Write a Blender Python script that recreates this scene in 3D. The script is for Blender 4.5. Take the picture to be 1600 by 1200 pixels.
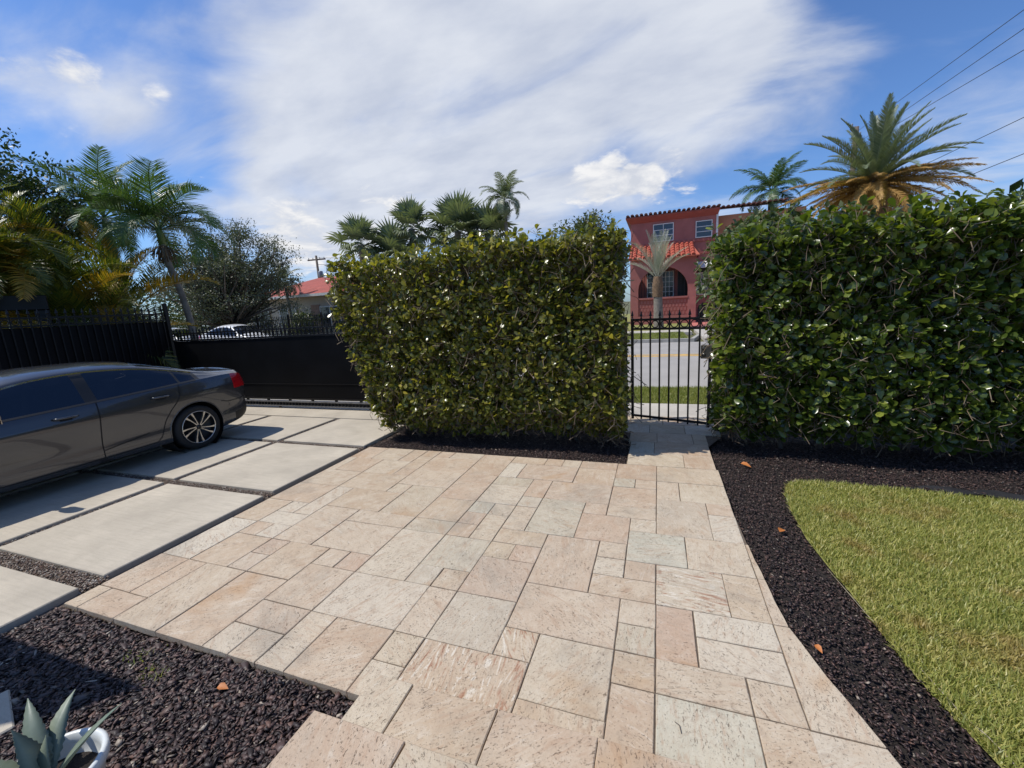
import bpy, math, random
import numpy as np
from mathutils import Vector, Matrix

# ---------------------------------------------------------------- camera, sky, sun, exposure
for o in list(bpy.data.objects):
    bpy.data.objects.remove(o)
scene = bpy.context.scene
COL = scene.collection
rng = np.random.default_rng(11)
random.seed(11)
R = math.radians
PI = math.pi

cam_d = bpy.data.cameras.new('camera')
cam = bpy.data.objects.new('camera', cam_d)
COL.objects.link(cam)
cam_d.sensor_width = 36.0
cam_d.lens = 14.552
cam_d.clip_start = 0.05
cam_d.clip_end = 5000
YAW, PITCH, ROLL = 0.3436, 0.18207, -0.05805
_f = Vector((-math.sin(YAW) * math.cos(PITCH), math.cos(YAW) * math.cos(PITCH), -math.sin(PITCH)))
_r0 = Vector((math.cos(YAW), math.sin(YAW), 0))
_u0 = _r0.cross(_f)
_r = math.cos(ROLL) * _r0 + math.sin(ROLL) * _u0
_u = _r.cross(_f)
cam.matrix_world = Matrix(((_r.x, _u.x, -_f.x, 0), (_r.y, _u.y, -_f.y, 0), (_r.z, _u.z, -_f.z, 1.79), (0, 0, 0, 1)))
scene.camera = cam

SUN = Vector((0.57, 0.19, -1.0)).normalized()      # the way the sunlight travels
SUN_EL = math.asin(-SUN.z)
SUN_AZ = math.atan2(-SUN.x, -SUN.y)                # clockwise from +Y

scene.view_settings.view_transform = 'Standard'
scene.view_settings.look = 'None'
scene.view_settings.gamma = 1.0
scene.view_settings.exposure = 0.0
scene.view_settings.use_curve_mapping = False
scene.render.engine = 'CYCLES'
scene.render.resolution_x = 1024
scene.render.resolution_y = 768
scene.cycles.max_bounces = 6
scene.cycles.diffuse_bounces = 3
scene.cycles.glossy_bounces = 3
scene.cycles.transmission_bounces = 4
scene.cycles.transparent_max_bounces = 8


def nd(nt, kind, ins=None, **props):
    n = nt.nodes.new(kind)
    for k, v in props.items():
        setattr(n, k, v)
    for k, v in (ins or {}).items():
        s = n.inputs[k]
        if isinstance(v, bpy.types.NodeSocket):
            nt.links.new(v, s)
        else:
            if isinstance(v, tuple) and len(v) == 3 and s.type == 'RGBA':
                v = (*v, 1)
            s.default_value = v
    return n


def mth(nt, op, a, b=0.0, c=0.0, clamp=False):
    n = nd(nt, 'ShaderNodeMath', {0: a, 1: b, 2: c}, operation=op, use_clamp=clamp)
    return n.outputs[0]


def mixc(nt, f, a, b, blend='MIX'):
    n = nt.nodes.new('ShaderNodeMix')
    n.data_type = 'RGBA'
    n.blend_type = blend
    for i, v in ((0, f), (6, a), (7, b)):
        if isinstance(v, bpy.types.NodeSocket):
            nt.links.new(v, n.inputs[i])
        else:
            n.inputs[i].default_value = (*v, 1) if isinstance(v, tuple) and len(v) == 3 else v
    return n.outputs[2]


def ramp(nt, fac, stops, interp='LINEAR'):
    n = nt.nodes.new('ShaderNodeValToRGB')
    n.color_ramp.interpolation = interp
    el = n.color_ramp.elements
    while len(el) < len(stops):
        el.new(0.5)
    for e, (p, c) in zip(el, stops):
        e.position = p
        e.color = (*c, 1) if len(c) == 3 else c
    nt.links.new(fac, n.inputs[0])
    return n.outputs[0]


def sstep(nt, v, a, b):
    n = nd(nt, 'ShaderNodeMapRange', {'Value': v, 'From Min': a, 'From Max': b, 'To Min': 0.0, 'To Max': 1.0}, interpolation_type='SMOOTHSTEP')
    return n.outputs[0]


# ---- sky
world = bpy.data.worlds.new('World')
scene.world = world
world.use_nodes = True
wt = world.node_tree
wt.nodes.clear()
sky = nd(wt, 'ShaderNodeTexSky', sky_type='NISHITA', sun_disc=False)
sky.sun_elevation = SUN_EL
sky.sun_rotation = SUN_AZ
sky.air_density = 1.0
sky.dust_density = 0.6
sky.ozone_density = 2.2
tc = nd(wt, 'ShaderNodeTexCoord')
dirn = nd(wt, 'ShaderNodeVectorMath', {0: tc.outputs['Generated']}, operation='NORMALIZE').outputs[0]
sep = nd(wt, 'ShaderNodeSeparateXYZ', {0: dirn})
zc = mth(wt, 'MAXIMUM', sep.outputs[2], 0.0)
den = mth(wt, 'ADD', zc, 0.22)
plan = nd(wt, 'ShaderNodeCombineXYZ', {0: mth(wt, 'DIVIDE', sep.outputs[0], den), 1: mth(wt, 'DIVIDE', sep.outputs[1], den), 2: 0.0}).outputs[0]
# sheets of high cloud drawn out along one wind direction
wind = nd(wt, 'ShaderNodeMapping', {'Vector': plan, 'Rotation': (0, 0, R(58)), 'Scale': (1.0, 1.9, 1.0)}).outputs[0]
nA = nd(wt, 'ShaderNodeTexNoise', {'Vector': wind, 'Scale': 1.15, 'Detail': 9.0, 'Roughness': 0.56, 'Distortion': 0.7}).outputs[0]
nB = nd(wt, 'ShaderNodeTexNoise', {'Vector': plan, 'Scale': 5.2, 'Detail': 8.0, 'Roughness': 0.6, 'Distortion': 0.3}).outputs[0]
nC = nd(wt, 'ShaderNodeTexNoise', {'Vector': plan, 'Scale': 0.55, 'Detail': 3.0, 'Roughness': 0.5}).outputs[0]


def bank(c, inner, outer, w):
    d = nd(wt, 'ShaderNodeVectorMath', {0: dirn, 1: Vector(c).normalized()}, operation='DOT_PRODUCT').outputs['Value']
    return mth(wt, 'MULTIPLY', sstep(wt, d, math.cos(R(outer)), math.cos(R(inner))), w)


mask = mth(wt, 'MULTIPLY', sstep(wt, nC, 0.5, 0.75), 0.45)      # scattered sheets all over the sky
for c, a, b, w in (((-0.438, 0.782, 0.443), 3, 24, 0.75), ((-0.155, 0.903, 0.402), 3, 21, 0.62), ((0.0, 0.86, 0.50), 2, 15, 0.45),
                   ((-0.347, 0.889, 0.299), 2, 17, 0.5), ((-0.60, 0.74, 0.27), 2, 13, 0.55), ((-0.703, 0.685, 0.17), 1, 12, 0.5),
                   ((0.13, 0.926, 0.353), 1, 13, 0.42), ((0.22, 0.92, 0.37), 1, 9, 0.2), ((0.56, 0.82, 0.14), 2, 17, 0.62), ((-0.25, 0.72, 0.64), 3, 22, 0.4),
                   ((-0.79, 0.46, 0.415), 1, 8, 0.18), ((-0.79, 0.514, 0.345), 0.5, 6, 0.2)):
    mask = mth(wt, 'ADD', mask, bank(c, a, b, w))
mask = mth(wt, 'MINIMUM', mask, 1.05)
veil = mth(wt, 'ADD', mask, mth(wt, 'MULTIPLY', mth(wt, 'SUBTRACT', nA, 0.5), 2.1))
veil = mth(wt, 'MULTIPLY', sstep(wt, veil, 0.10, 1.05), 0.93)
# small heaped clouds low in the sky
heap = None
for c, a, b, w in (((-0.09, 0.965, 0.258), 0.3, 4.0, 0.62), ((-0.155, 0.957, 0.245), 0.3, 3.6, 0.5), ((-0.035, 0.97, 0.24), 0.3, 3.0, 0.4), ((0.02, 0.971, 0.245), 0.3, 4.5, 0.42), ((-0.69, 0.69, 0.165), 0.5, 6.0, 0.55),
                   ((-0.55, 0.80, 0.19), 0.5, 7.0, 0.4), ((-0.815, 0.444, 0.373), 0.3, 3.0, 0.42), ((-0.771, 0.526, 0.362), 0.2, 2.0, 0.34), ((-0.845, 0.39, 0.365), 0.2, 2.0, 0.36)):
    v = bank(c, a, b, w)
    heap = v if heap is None else mth(wt, 'ADD', heap, v)
base_heap = mth(wt, 'MULTIPLY', sstep(wt, nC, 0.55, 0.8), 0.2)
heap = mth(wt, 'ADD', mth(wt, 'ADD', heap, base_heap), mth(wt, 'MULTIPLY', mth(wt, 'SUBTRACT', nB, 0.5), 1.5))
heap = sstep(wt, heap, 0.30, 0.62)
shade = nd(wt, 'ShaderNodeTexNoise', {'Vector': wind, 'Scale': 2.3, 'Detail': 6.0, 'Roughness': 0.55}).outputs[0]
ccol = ramp(wt, shade, [(0.3, (4.7, 5.15, 6.2)), (0.62, (6.6, 6.9, 7.5))])
hcol = ramp(wt, nB, [(0.42, (5.6, 5.9, 6.6)), (0.62, (7.9, 7.9, 8.0))])
skyc = mixc(wt, 1.0, sky.outputs[0], (0.68, 0.93, 1.30), 'MULTIPLY')
skyc = mixc(wt, veil, skyc, ccol)
skyc = mixc(wt, heap, skyc, hcol)
bg = nd(wt, 'ShaderNodeBackground', {'Color': skyc, 'Strength': 0.115})
wo = nd(wt, 'ShaderNodeOutputWorld', {'Surface': bg.outputs[0]})

# ---- sun
sl = bpy.data.lights.new('sun', 'SUN')
sl.energy = 4.4
sl.angle = R(0.53)
sl.color = (1.0, 0.955, 0.885)
so = bpy.data.objects.new('sun', sl)
COL.objects.link(so)
so.rotation_euler = SUN.to_track_quat('-Z', 'Y').to_euler()
so.location = (-20, -4, 40)


# ---------------------------------------------------------------- helpers
def new_mat(name):
    m = bpy.data.materials.new(name)
    m.use_nodes = True
    m.node_tree.nodes.clear()
    return m, m.node_tree


def out(nt, surf, disp=None):
    nd(nt, 'ShaderNodeOutputMaterial', {'Surface': surf})


def bsdf(nt, color, rough=0.6, bump=None, **kw):
    ins = {'Base Color': color, 'Roughness': rough}
    if bump is not None:
        ins['Normal'] = bump
    ins.update(kw)
    return nd(nt, 'ShaderNodeBsdfPrincipled', ins).outputs[0]


def bump(nt, h, strength=0.3, dist=0.01):
    return nd(nt, 'ShaderNodeBump', {'Height': h, 'Strength': strength, 'Distance': dist}).outputs[0]


def noise(nt, vec, scale, detail=4.0, rough=0.55, dist=0.0):
    return nd(nt, 'ShaderNodeTexNoise', {'Vector': vec, 'Scale': scale, 'Detail': detail, 'Roughness': rough, 'Distortion': dist}).outputs[0]


def simple(name, color, rough=0.6, metal=0.0, var=0.0, scale=8.0, bmp=0.0, **kw):
    m, nt = new_mat(name)
    co = nd(nt, 'ShaderNodeTexCoord').outputs['Object']
    c = color
    b = None
    if var or bmp:
        n = noise(nt, co, scale, 6.0, 0.6)
        if var:
            c = ramp(nt, n, [(0.3, tuple(x * (1 - var) for x in color)), (0.7, tuple(min(1, x * (1 + var)) for x in color))])
        if bmp:
            b = bump(nt, noise(nt, co, scale * 9, 4.0, 0.6), bmp, 0.01)
    ins = {'Metallic': metal}
    ins.update(kw)
    out(nt, bsdf(nt, c, rough, b, **ins))
    return m


def tag(o, label=None, cat=None, group=None, kind=None):
    if label:
        o['label'] = label
    if cat:
        o['category'] = cat
    if group:
        o['group'] = group
    if kind:
        o['kind'] = kind
    return o


def empty(name, loc=(0, 0, 0), rz=0.0, label=None, cat=None, group=None):
    o = bpy.data.objects.new(name, None)
    o.empty_display_size = 0.1
    COL.objects.link(o)
    o.location = loc
    o.rotation_euler = (0, 0, rz)
    return tag(o, label, cat, group)


def link(name, me, parent=None, loc=None, rot=None, scale=None, matrix=None):
    o = bpy.data.objects.new(name, me)
    COL.objects.link(o)
    if parent is not None:
        o.parent = parent
    if matrix is not None:
        o.matrix_local = matrix
    if loc is not None:
        o.location = loc
    if rot is not None:
        o.rotation_euler = rot
    if scale is not None:
        o.scale = scale
    return o


def np_mesh(name, verts, faces, mat=None, smooth=False):
    """faces: (M,k) array, all the same size"""
    verts = np.asarray(verts, dtype=np.float32)
    faces = np.asarray(faces, dtype=np.int32)
    k = faces.shape[1]
    me = bpy.data.meshes.new(name)
    me.vertices.add(len(verts))
    me.vertices.foreach_set('co', verts.ravel())
    me.loops.add(faces.size)
    me.loops.foreach_set('vertex_index', faces.ravel())
    me.polygons.add(len(faces))
    me.polygons.foreach_set('loop_start', np.arange(0, faces.size, k, dtype=np.int32))
    me.polygons.foreach_set('loop_total', np.full(len(faces), k, dtype=np.int32))
    if smooth:
        me.polygons.foreach_set('use_smooth', np.ones(len(faces), dtype=bool))
    me.update(calc_edges=True)
    if mat:
        me.materials.append(mat)
    return me


def scatter(name, tv, tf, M, T, mat, smooth=False):
    """copies of a small template (tv, tf) under the matrices M (N,3,3) and offsets T (N,3), as one mesh"""
    tv = np.asarray(tv, float)
    tf = np.asarray(tf, int)
    N = len(T)
    v = np.einsum('nij,kj->nki', M, tv) + T[:, None, :]
    f = tf[None] + (np.arange(N) * len(tv))[:, None, None]
    return np_mesh(name, v.reshape(-1, 3), f.reshape(-1, tf.shape[1]), mat, smooth)


def unit(a):
    return a / np.maximum(np.linalg.norm(a, axis=-1, keepdims=True), 1e-9)


def frames(d, up, sx, sy, sz):
    """matrices with local y along d, local z near up"""
    y = unit(d)
    x = unit(np.cross(y, up))
    z = np.cross(x, y)
    M = np.stack([x * np.asarray(sx)[:, None], y * np.asarray(sy)[:, None], z * np.asarray(sz)[:, None]], axis=2)
    return M


class MB:
    """collects shapes, then builds one mesh object"""

    def __init__(s):
        s.v = []
        s.f = []
        s.sm = []

    def add(s, verts, faces, smooth=False):
        n = len(s.v)
        s.v += [tuple(p) for p in verts]
        s.f += [tuple(i + n for i in f) for f in faces]
        s.sm += [smooth] * len(faces)
        return s

    def box(s, x0, x1, y0, y1, z0, z1, mtx=None):
        v = [(x0, y0, z0), (x1, y0, z0), (x1, y1, z0), (x0, y1, z0), (x0, y0, z1), (x1, y0, z1), (x1, y1, z1), (x0, y1, z1)]
        if mtx is not None:
            v = [tuple(mtx @ Vector(p)) for p in v]
        return s.add(v, [(0, 3, 2, 1), (4, 5, 6, 7), (0, 1, 5, 4), (1, 2, 6, 5), (2, 3, 7, 6), (3, 0, 4, 7)])

    def bbox(s, x0, x1, y0, y1, z0, z1, b=0.006):
        """box with chamfered edges all round"""
        xs, ys, zs = (x0, x1), (y0, y1), (z0, z1)
        v = []
        idx = {}
        for i in (0, 1):
            for j in (0, 1):
                for k in (0, 1):
                    sx, sy, sz = (1, -1)[i], (1, -1)[j], (1, -1)[k]
                    for a in range(3):
                        p = [xs[i] + sx * b, ys[j] + sy * b, zs[k] + sz * b]
                        p[a] = (xs, ys, zs)[a][(i, j, k)[a]]
                        idx[(i, j, k, a)] = len(v)
                        v.append(tuple(p))
        f = []
        for a in range(3):
            for e in (0, 1):
                q = []
                for m, n in ((0, 0), (1, 0), (1, 1), (0, 1)):
                    c = [0, 0, 0]
                    c[a] = e
                    c[(a + 1) % 3] = m
                    c[(a + 2) % 3] = n
                    q.append(idx[(*c, a)])
                f.append(tuple(q) if e else tuple(reversed(q)))
        for a in range(3):
            b1, b2 = (a + 1) % 3, (a + 2) % 3
            for m in (0, 1):
                for n in (0, 1):
                    c0 = [0, 0, 0]
                    c1 = [0, 0, 0]
                    c0[b1] = c1[b1] = m
                    c0[b2] = c1[b2] = n
                    c1[a] = 1
                    q = [idx[(*c0, b1)], idx[(*c1, b1)], idx[(*c1, b2)], idx[(*c0, b2)]]
                    f.append(tuple(q))
        for i in (0, 1):
            for j in (0, 1):
                for k in (0, 1):
                    f.append((idx[(i, j, k, 0)], idx[(i, j, k, 1)], idx[(i, j, k, 2)]))
        return s.add(v, f)

    def tube(s, pts, rad, n=8, smooth=True, cap=True):
        pts = [Vector(p) for p in pts]
        if not hasattr(rad, '__len__'):
            rad = [rad] * len(pts)
        v = []
        ref = None
        for i, p in enumerate(pts):
            t = (pts[min(i + 1, len(pts) - 1)] - pts[max(i - 1, 0)]).normalized()
            if ref is None:
                ref = Vector((0, 0, 1)) if abs(t.z) < 0.9 else Vector((1, 0, 0))
            a = t.cross(ref).normalized()
            b = a.cross(t).normalized()
            ref = b
            for k in range(n):
                w = 2 * PI * k / n
                v.append(tuple(p + rad[i] * (math.cos(w) * a + math.sin(w) * b)))
        f = []
        for i in range(len(pts) - 1):
            for k in range(n):
                f.append((i * n + k, i * n + (k + 1) % n, (i + 1) * n + (k + 1) % n, (i + 1) * n + k))
        s.add(v, f, smooth)
        if cap:
            m = len(s.v)
            s.f.append(tuple(range(m - n, m)))
            s.sm.append(False)
            s.f.append(tuple(reversed(range(m - len(v), m - len(v) + n))))
            s.sm.append(False)
        return s

    def lathe(s, prof, n=24, mtx=None, smooth=True, close=False):
        """prof: (radius, z) list turned round the z axis"""
        v = []
        for r, z in prof:
            for k in range(n):
                w = 2 * PI * k / n
                p = Vector((r * math.cos(w), r * math.sin(w), z))
                v.append(tuple(mtx @ p if mtx is not None else p))
        f = []
        m = len(prof)
        for i in range(m if close else m - 1):
            i2 = (i + 1) % m
            for k in range(n):
                f.append((i * n + k, i * n + (k + 1) % n, i2 * n + (k + 1) % n, i2 * n + k))
        return s.add(v, f, smooth)

    def prism(s, poly, z0, z1, mtx=None):
        """flat outline (x, y) pushed from z0 to z1"""
        n = len(poly)
        v = [(x, y, z0) for x, y in poly] + [(x, y, z1) for x, y in poly]
        if mtx is not None:
            v = [tuple(mtx @ Vector(p)) for p in v]
        f = [tuple(reversed(range(n))), tuple(range(n, 2 * n))] + [(i, (i + 1) % n, n + (i + 1) % n, n + i) for i in range(n)]
        return s.add(v, f)

    def mesh(s, name, mat=None):
        me = bpy.data.meshes.new(name)
        me.from_pydata(s.v, [], s.f)
        me.polygons.foreach_set('use_smooth', s.sm)
        if mat:
            me.materials.append(mat)
        me.update()
        return me

    def build(s, name, mat=None, parent=None, **kw):
        return link(name, s.mesh(name, mat), parent, **kw)


ZUP = np.array([0.0, 0.0, 1.0])


# ---------------------------------------------------------------- materials
def leafy(name, stops, rough=0.4, trans=0.3, tint=(1.15, 1.25, 0.6), objrand=False, patch=None, spec=0.5):
    """thin leaves: a colour of its own for each leaf, light passes through"""
    m, nt = new_mat(name)
    geo = nd(nt, 'ShaderNodeNewGeometry')
    r = nd(nt, 'ShaderNodeObjectInfo').outputs['Random'] if objrand else geo.outputs['Random Per Island']
    pos = geo.outputs['Position']
    n = noise(nt, pos, 1.3, 3.0)
    f = mth(nt, 'ADD', mth(nt, 'MULTIPLY', r, 0.75), mth(nt, 'MULTIPLY', n, 0.25), clamp=True)
    c = ramp(nt, f, stops)
    if patch:
        pn = noise(nt, pos, patch[1], 3.0, 0.6)
        c = mixc(nt, mth(nt, 'MULTIPLY', sstep(nt, pn, patch[2], patch[3]), patch[4] if len(patch) > 4 else 0.85), c, patch[0])
    p = bsdf(nt, c, rough, **{'Specular IOR Level': spec})
    t = nd(nt, 'ShaderNodeBsdfTranslucent', {'Color': mixc(nt, 1.0, c, tint, 'MULTIPLY')}).outputs[0]
    mx = nd(nt, 'ShaderNodeMixShader', {0: trans, 1: p, 2: t}).outputs[0]
    out(nt, mx)
    return m


def travertine(name, swirl=False):
    m, nt = new_mat(name)
    co = nd(nt, 'ShaderNodeTexCoord').outputs['Object']
    r = nd(nt, 'ShaderNodeObjectInfo').outputs['Random']
    off = nd(nt, 'ShaderNodeCombineXYZ', {0: mth(nt, 'MULTIPLY', r, 91.0), 1: mth(nt, 'MULTIPLY', r, 57.0), 2: mth(nt, 'MULTIPLY', r, 33.0)}).outputs[0]
    p = nd(nt, 'ShaderNodeVectorMath', {0: co, 1: off}, operation='ADD').outputs[0]
    p = nd(nt, 'ShaderNodeVectorRotate', {'Vector': p, 'Axis': (0, 0, 1), 'Angle': mth(nt, 'MULTIPLY', r, 37.0)}).outputs[0]
    tone = ramp(nt, mth(nt, 'FRACT', mth(nt, 'MULTIPLY', r, 7.31)), [
        (0.0, (0.51, 0.42, 0.305)), (0.14, (0.45, 0.335, 0.24)), (0.30, (0.53, 0.45, 0.34)), (0.45, (0.475, 0.355, 0.26)),
        (0.60, (0.49, 0.40, 0.285)), (0.72, (0.57, 0.51, 0.41)), (0.84, (0.46, 0.36, 0.255)), (0.93, (0.48, 0.455, 0.36)), (1.0, (0.47, 0.345, 0.255))])
    cloud = noise(nt, p, 3.2, 6.0, 0.62, 0.8)
    c = mixc(nt, mth(nt, 'MULTIPLY', sstep(nt, cloud, 0.38, 0.68), 0.45), tone, (0.59, 0.515, 0.40))
    mott = noise(nt, p, 13.0, 7.0, 0.72, 0.9)
    c = mixc(nt, mth(nt, 'MULTIPLY', sstep(nt, mott, 0.50, 0.68), 0.55), c, (0.36, 0.285, 0.215))
    c = mixc(nt, mth(nt, 'MULTIPLY', sstep(nt, mott, 0.48, 0.30), 0.40), c, (0.61, 0.55, 0.45))
    # layered bands of the stone
    st = nd(nt, 'ShaderNodeMapping', {'Vector': p, 'Scale': (1.0, 4.5, 1.0)}).outputs[0]
    band = noise(nt, st, 6.0 if not swirl else 2.2, 7.0, 0.6, 1.2 if not swirl else 4.5)
    c = mixc(nt, mth(nt, 'MULTIPLY', sstep(nt, band, 0.52, 0.68), 0.48 if not swirl else 0.9), c, (0.40, 0.27, 0.185) if not swirl else (0.33, 0.17, 0.11))
    c = mixc(nt, mth(nt, 'MULTIPLY', sstep(nt, band, 0.46 if swirl else 0.42, 0.36 if swirl else 0.30), 0.85 if swirl else 0.38), c, (0.66, 0.60, 0.50))
    # rust and grey stains on a few stones
    rust = noise(nt, p, 1.7, 4.0, 0.55, 0.6)
    c = mixc(nt, mth(nt, 'MULTIPLY', sstep(nt, rust, 0.60, 0.76), 0.55), c, (0.43, 0.27, 0.15))
    wpos = nd(nt, 'ShaderNodeNewGeometry').outputs['Position']
    grim = noise(nt, wpos, 1.1, 6.0, 0.68, 0.4)
    c = mixc(nt, mth(nt, 'MULTIPLY', sstep(nt, grim, 0.50, 0.70), 0.6), c, (0.30, 0.265, 0.215))
    # fine grain and open pits
    fine = noise(nt, p, 90.0, 5.0, 0.7)
    c = mixc(nt, mth(nt, 'MULTIPLY', sstep(nt, fine, 0.50, 0.75), 0.5), c, (0.30, 0.215, 0.15))
    sp = nd(nt, 'ShaderNodeMapping', {'Vector': p, 'Scale': (1.0, 2.3, 1.0)}).outputs[0]
    pit = noise(nt, sp, 46.0, 5.0, 0.65, 0.9)
    where = noise(nt, p, 5.5, 2.0, 0.5)
    pits = mth(nt, 'MULTIPLY', sstep(nt, pit, 0.60, 0.67), sstep(nt, where, 0.38, 0.56))
    spk = sstep(nt, noise(nt, p, 95.0, 3.0, 0.6), 0.62, 0.70)
    hole = mth(nt, 'MAXIMUM', pits, mth(nt, 'MULTIPLY', spk, 0.55))
    c = mixc(nt, mth(nt, 'MULTIPLY', hole, 0.68), c, (0.16, 0.105, 0.065))
    # hairline cracks
    h = mth(nt, 'SUBTRACT', mth(nt, 'ADD', mth(nt, 'MULTIPLY', cloud, 0.5), mth(nt, 'MULTIPLY', fine, 0.35)), mth(nt, 'MULTIPLY', hole, 0.9))
    c = nd(nt, 'ShaderNodeHueSaturation', {'Color': c, 'Saturation': 1.08, 'Value': 0.955}).outputs[0]
    out(nt, bsdf(nt, c, 0.72, bump(nt, h, 0.7, 0.007), **{'Specular IOR Level': 0.3}))
    return m


def concrete(name, col, scale=1.0, streak=True, dark=0.8):
    m, nt = new_mat(name)
    pos = nd(nt, 'ShaderNodeNewGeometry').outputs['Position']
    n1 = noise(nt, pos, 1.6 * scale, 7.0, 0.62, 0.3)
    n2 = noise(nt, pos, 120.0, 3.0, 0.6)
    st = nd(nt, 'ShaderNodeMapping', {'Vector': pos, 'Scale': (1.6, 22.0, 1.0), 'Rotation': (0, 0, R(4))}).outputs[0]
    n3 = noise(nt, st, 2.0, 5.0, 0.65)
    c = ramp(nt, n1, [(0.3, tuple(x * dark for x in col)), (0.72, tuple(x * 1.07 for x in col))])
    if streak:
        c = mixc(nt, mth(nt, 'MULTIPLY', sstep(nt, n3, 0.42, 0.70), 0.42), c, tuple(x * 0.66 for x in col))
    sp = noise(nt, pos, 0.9 * scale, 4.0, 0.7, 1.0)
    c = mixc(nt, mth(nt, 'MULTIPLY', sstep(nt, sp, 0.60, 0.75), 0.40), c, (col[0] * 0.62, col[1] * 0.60, col[2] * 0.57))
    c = mixc(nt, mth(nt, 'MULTIPLY', sstep(nt, n2, 0.45, 0.8), 0.28), c, tuple(x * 0.5 for x in col))
    out(nt, bsdf(nt, c, 0.85, bump(nt, mth(nt, 'ADD', n2, mth(nt, 'MULTIPLY', n3, 0.6)), 0.25, 0.004)))
    return m


def island(name, stops, rough=0.8, grain=40.0, bmp=0.4, interp='LINEAR', objrand=False):
    m, nt = new_mat(name)
    geo = nd(nt, 'ShaderNodeNewGeometry')
    r = nd(nt, 'ShaderNodeObjectInfo').outputs['Random'] if objrand else geo.outputs['Random Per Island']
    c = ramp(nt, r, stops, interp)
    n = noise(nt, geo.outputs['Position'], grain, 4.0, 0.65)
    c = mixc(nt, mth(nt, 'MULTIPLY', n, 0.45), c, (0.012, 0.009, 0.008))
    out(nt, bsdf(nt, c, rough, bump(nt, n, bmp, 0.004)))
    return m


def grassy_ground(name, stops, scale=2.0):
    m, nt = new_mat(name)
    pos = nd(nt, 'ShaderNodeNewGeometry').outputs['Position']
    n = noise(nt, pos, scale, 8.0, 0.7)
    c = ramp(nt, n, stops)
    out(nt, bsdf(nt, c, 0.9, bump(nt, noise(nt, pos, 60.0, 4.0), 0.6, 0.02)))
    return m


M = {}
M['trav'] = travertine('travertine')
M['swirl'] = travertine('travertine veined', True)
M['joint'] = simple('joint sand', (0.13, 0.098, 0.07), 0.95, var=0.4, scale=30, bmp=0.5)
M['slab'] = concrete('driveway concrete', (0.50, 0.44, 0.345), dark=0.74)
M['walk'] = concrete('sidewalk concrete', (0.50, 0.46, 0.40), 0.8, streak=False, dark=0.7)
M['kerb'] = concrete('kerb concrete', (0.42, 0.40, 0.36), 2.0, streak=False, dark=0.6)
M['asphalt'] = concrete('worn asphalt', (0.34, 0.32, 0.295), 0.5, streak=False, dark=0.85)
M['yellow'] = simple('yellow road paint', (0.62, 0.36, 0.05), 0.7, var=0.3, scale=5)
M['soil'] = simple('dark soil', (0.022, 0.016, 0.013), 0.95, var=0.5, scale=25, bmp=0.8)
M['gravelbed'] = simple('gravel bed', (0.14, 0.105, 0.08), 0.95, var=0.5, scale=60, bmp=0.8)
M['earth'] = grassy_ground('open ground', [(0.3, (0.07, 0.085, 0.03)), (0.55, (0.12, 0.115, 0.05)), (0.75, (0.17, 0.14, 0.08))], 0.3)
M['turf'] = grassy_ground('turf', [(0.3, (0.15, 0.16, 0.04)), (0.5, (0.22, 0.22, 0.055)), (0.7, (0.31, 0.27, 0.10))], 3.0)
M['chip'] = island('bark chips', [(0.0, (0.018, 0.012, 0.011)), (0.35, (0.043, 0.026, 0.023)), (0.6, (0.08, 0.047, 0.040)), (0.8, (0.12, 0.073, 0.062)), (0.93, (0.16, 0.085, 0.062)), (0.97, (0.12, 0.10, 0.085)), (0.99, (0.36, 0.29, 0.22)), (1.0, (0.46, 0.39, 0.31))], 0.55, 60.0)
M['pebble'] = island('pea gravel', [(0.0, (0.16, 0.115, 0.085)), (0.35, (0.32, 0.25, 0.19)), (0.6, (0.22, 0.12, 0.085)), (0.8, (0.45, 0.38, 0.30)), (1.0, (0.58, 0.52, 0.44))], 0.8, 80.0)
M['grass'] = leafy('lawn grass', [(0.0, (0.16, 0.20, 0.045)), (0.3, (0.29, 0.32, 0.075)), (0.6, (0.45, 0.44, 0.12)), (0.85, (0.60, 0.53, 0.19)), (1.0, (0.68, 0.56, 0.30))], 0.42, 0.38, tint=(1.1, 1.15, 0.6), patch=((0.46, 0.29, 0.12), 1.9, 0.52, 0.70, 0.6))
M['verge'] = leafy('verge grass', [(0.0, (0.14, 0.19, 0.035)), (0.5, (0.24, 0.27, 0.06)), (1.0, (0.40, 0.36, 0.12))], 0.5, 0.35)
HSTOPS = [(0.0, (0.065, 0.082, 0.018)), (0.35, (0.125, 0.142, 0.026)), (0.6, (0.22, 0.215, 0.038)), (0.82, (0.35, 0.315, 0.06)), (0.95, (0.48, 0.40, 0.11)), (1.0, (0.42, 0.27, 0.10))]
HSTOPS2 = [(0.0, (0.036, 0.060, 0.014)), (0.4, (0.070, 0.105, 0.018)), (0.7, (0.135, 0.175, 0.026)), (0.9, (0.25, 0.28, 0.045)), (1.0, (0.38, 0.34, 0.07))]
M['hedge'] = leafy('hedge leaves', HSTOPS, 0.27, 0.34, tint=(1.5, 1.5, 0.5), spec=0.6)
M['hedge_o'] = leafy('hedge leaf', HSTOPS, 0.27, 0.34, tint=(1.5, 1.5, 0.5), objrand=True, spec=0.6)
M['hedger'] = leafy('hedge leaves deep green', HSTOPS2, 0.25, 0.32, tint=(1.5, 1.6, 0.5), spec=0.6)
M['hedger_o'] = leafy('hedge leaf deep green', HSTOPS2, 0.25, 0.32, tint=(1.5, 1.6, 0.5), objrand=True, spec=0.6)
M['twig'] = island('twigs', [(0.0, (0.10, 0.065, 0.04)), (0.5, (0.20, 0.14, 0.085)), (1.0, (0.32, 0.25, 0.16))], 0.8, 30.0)
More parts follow.
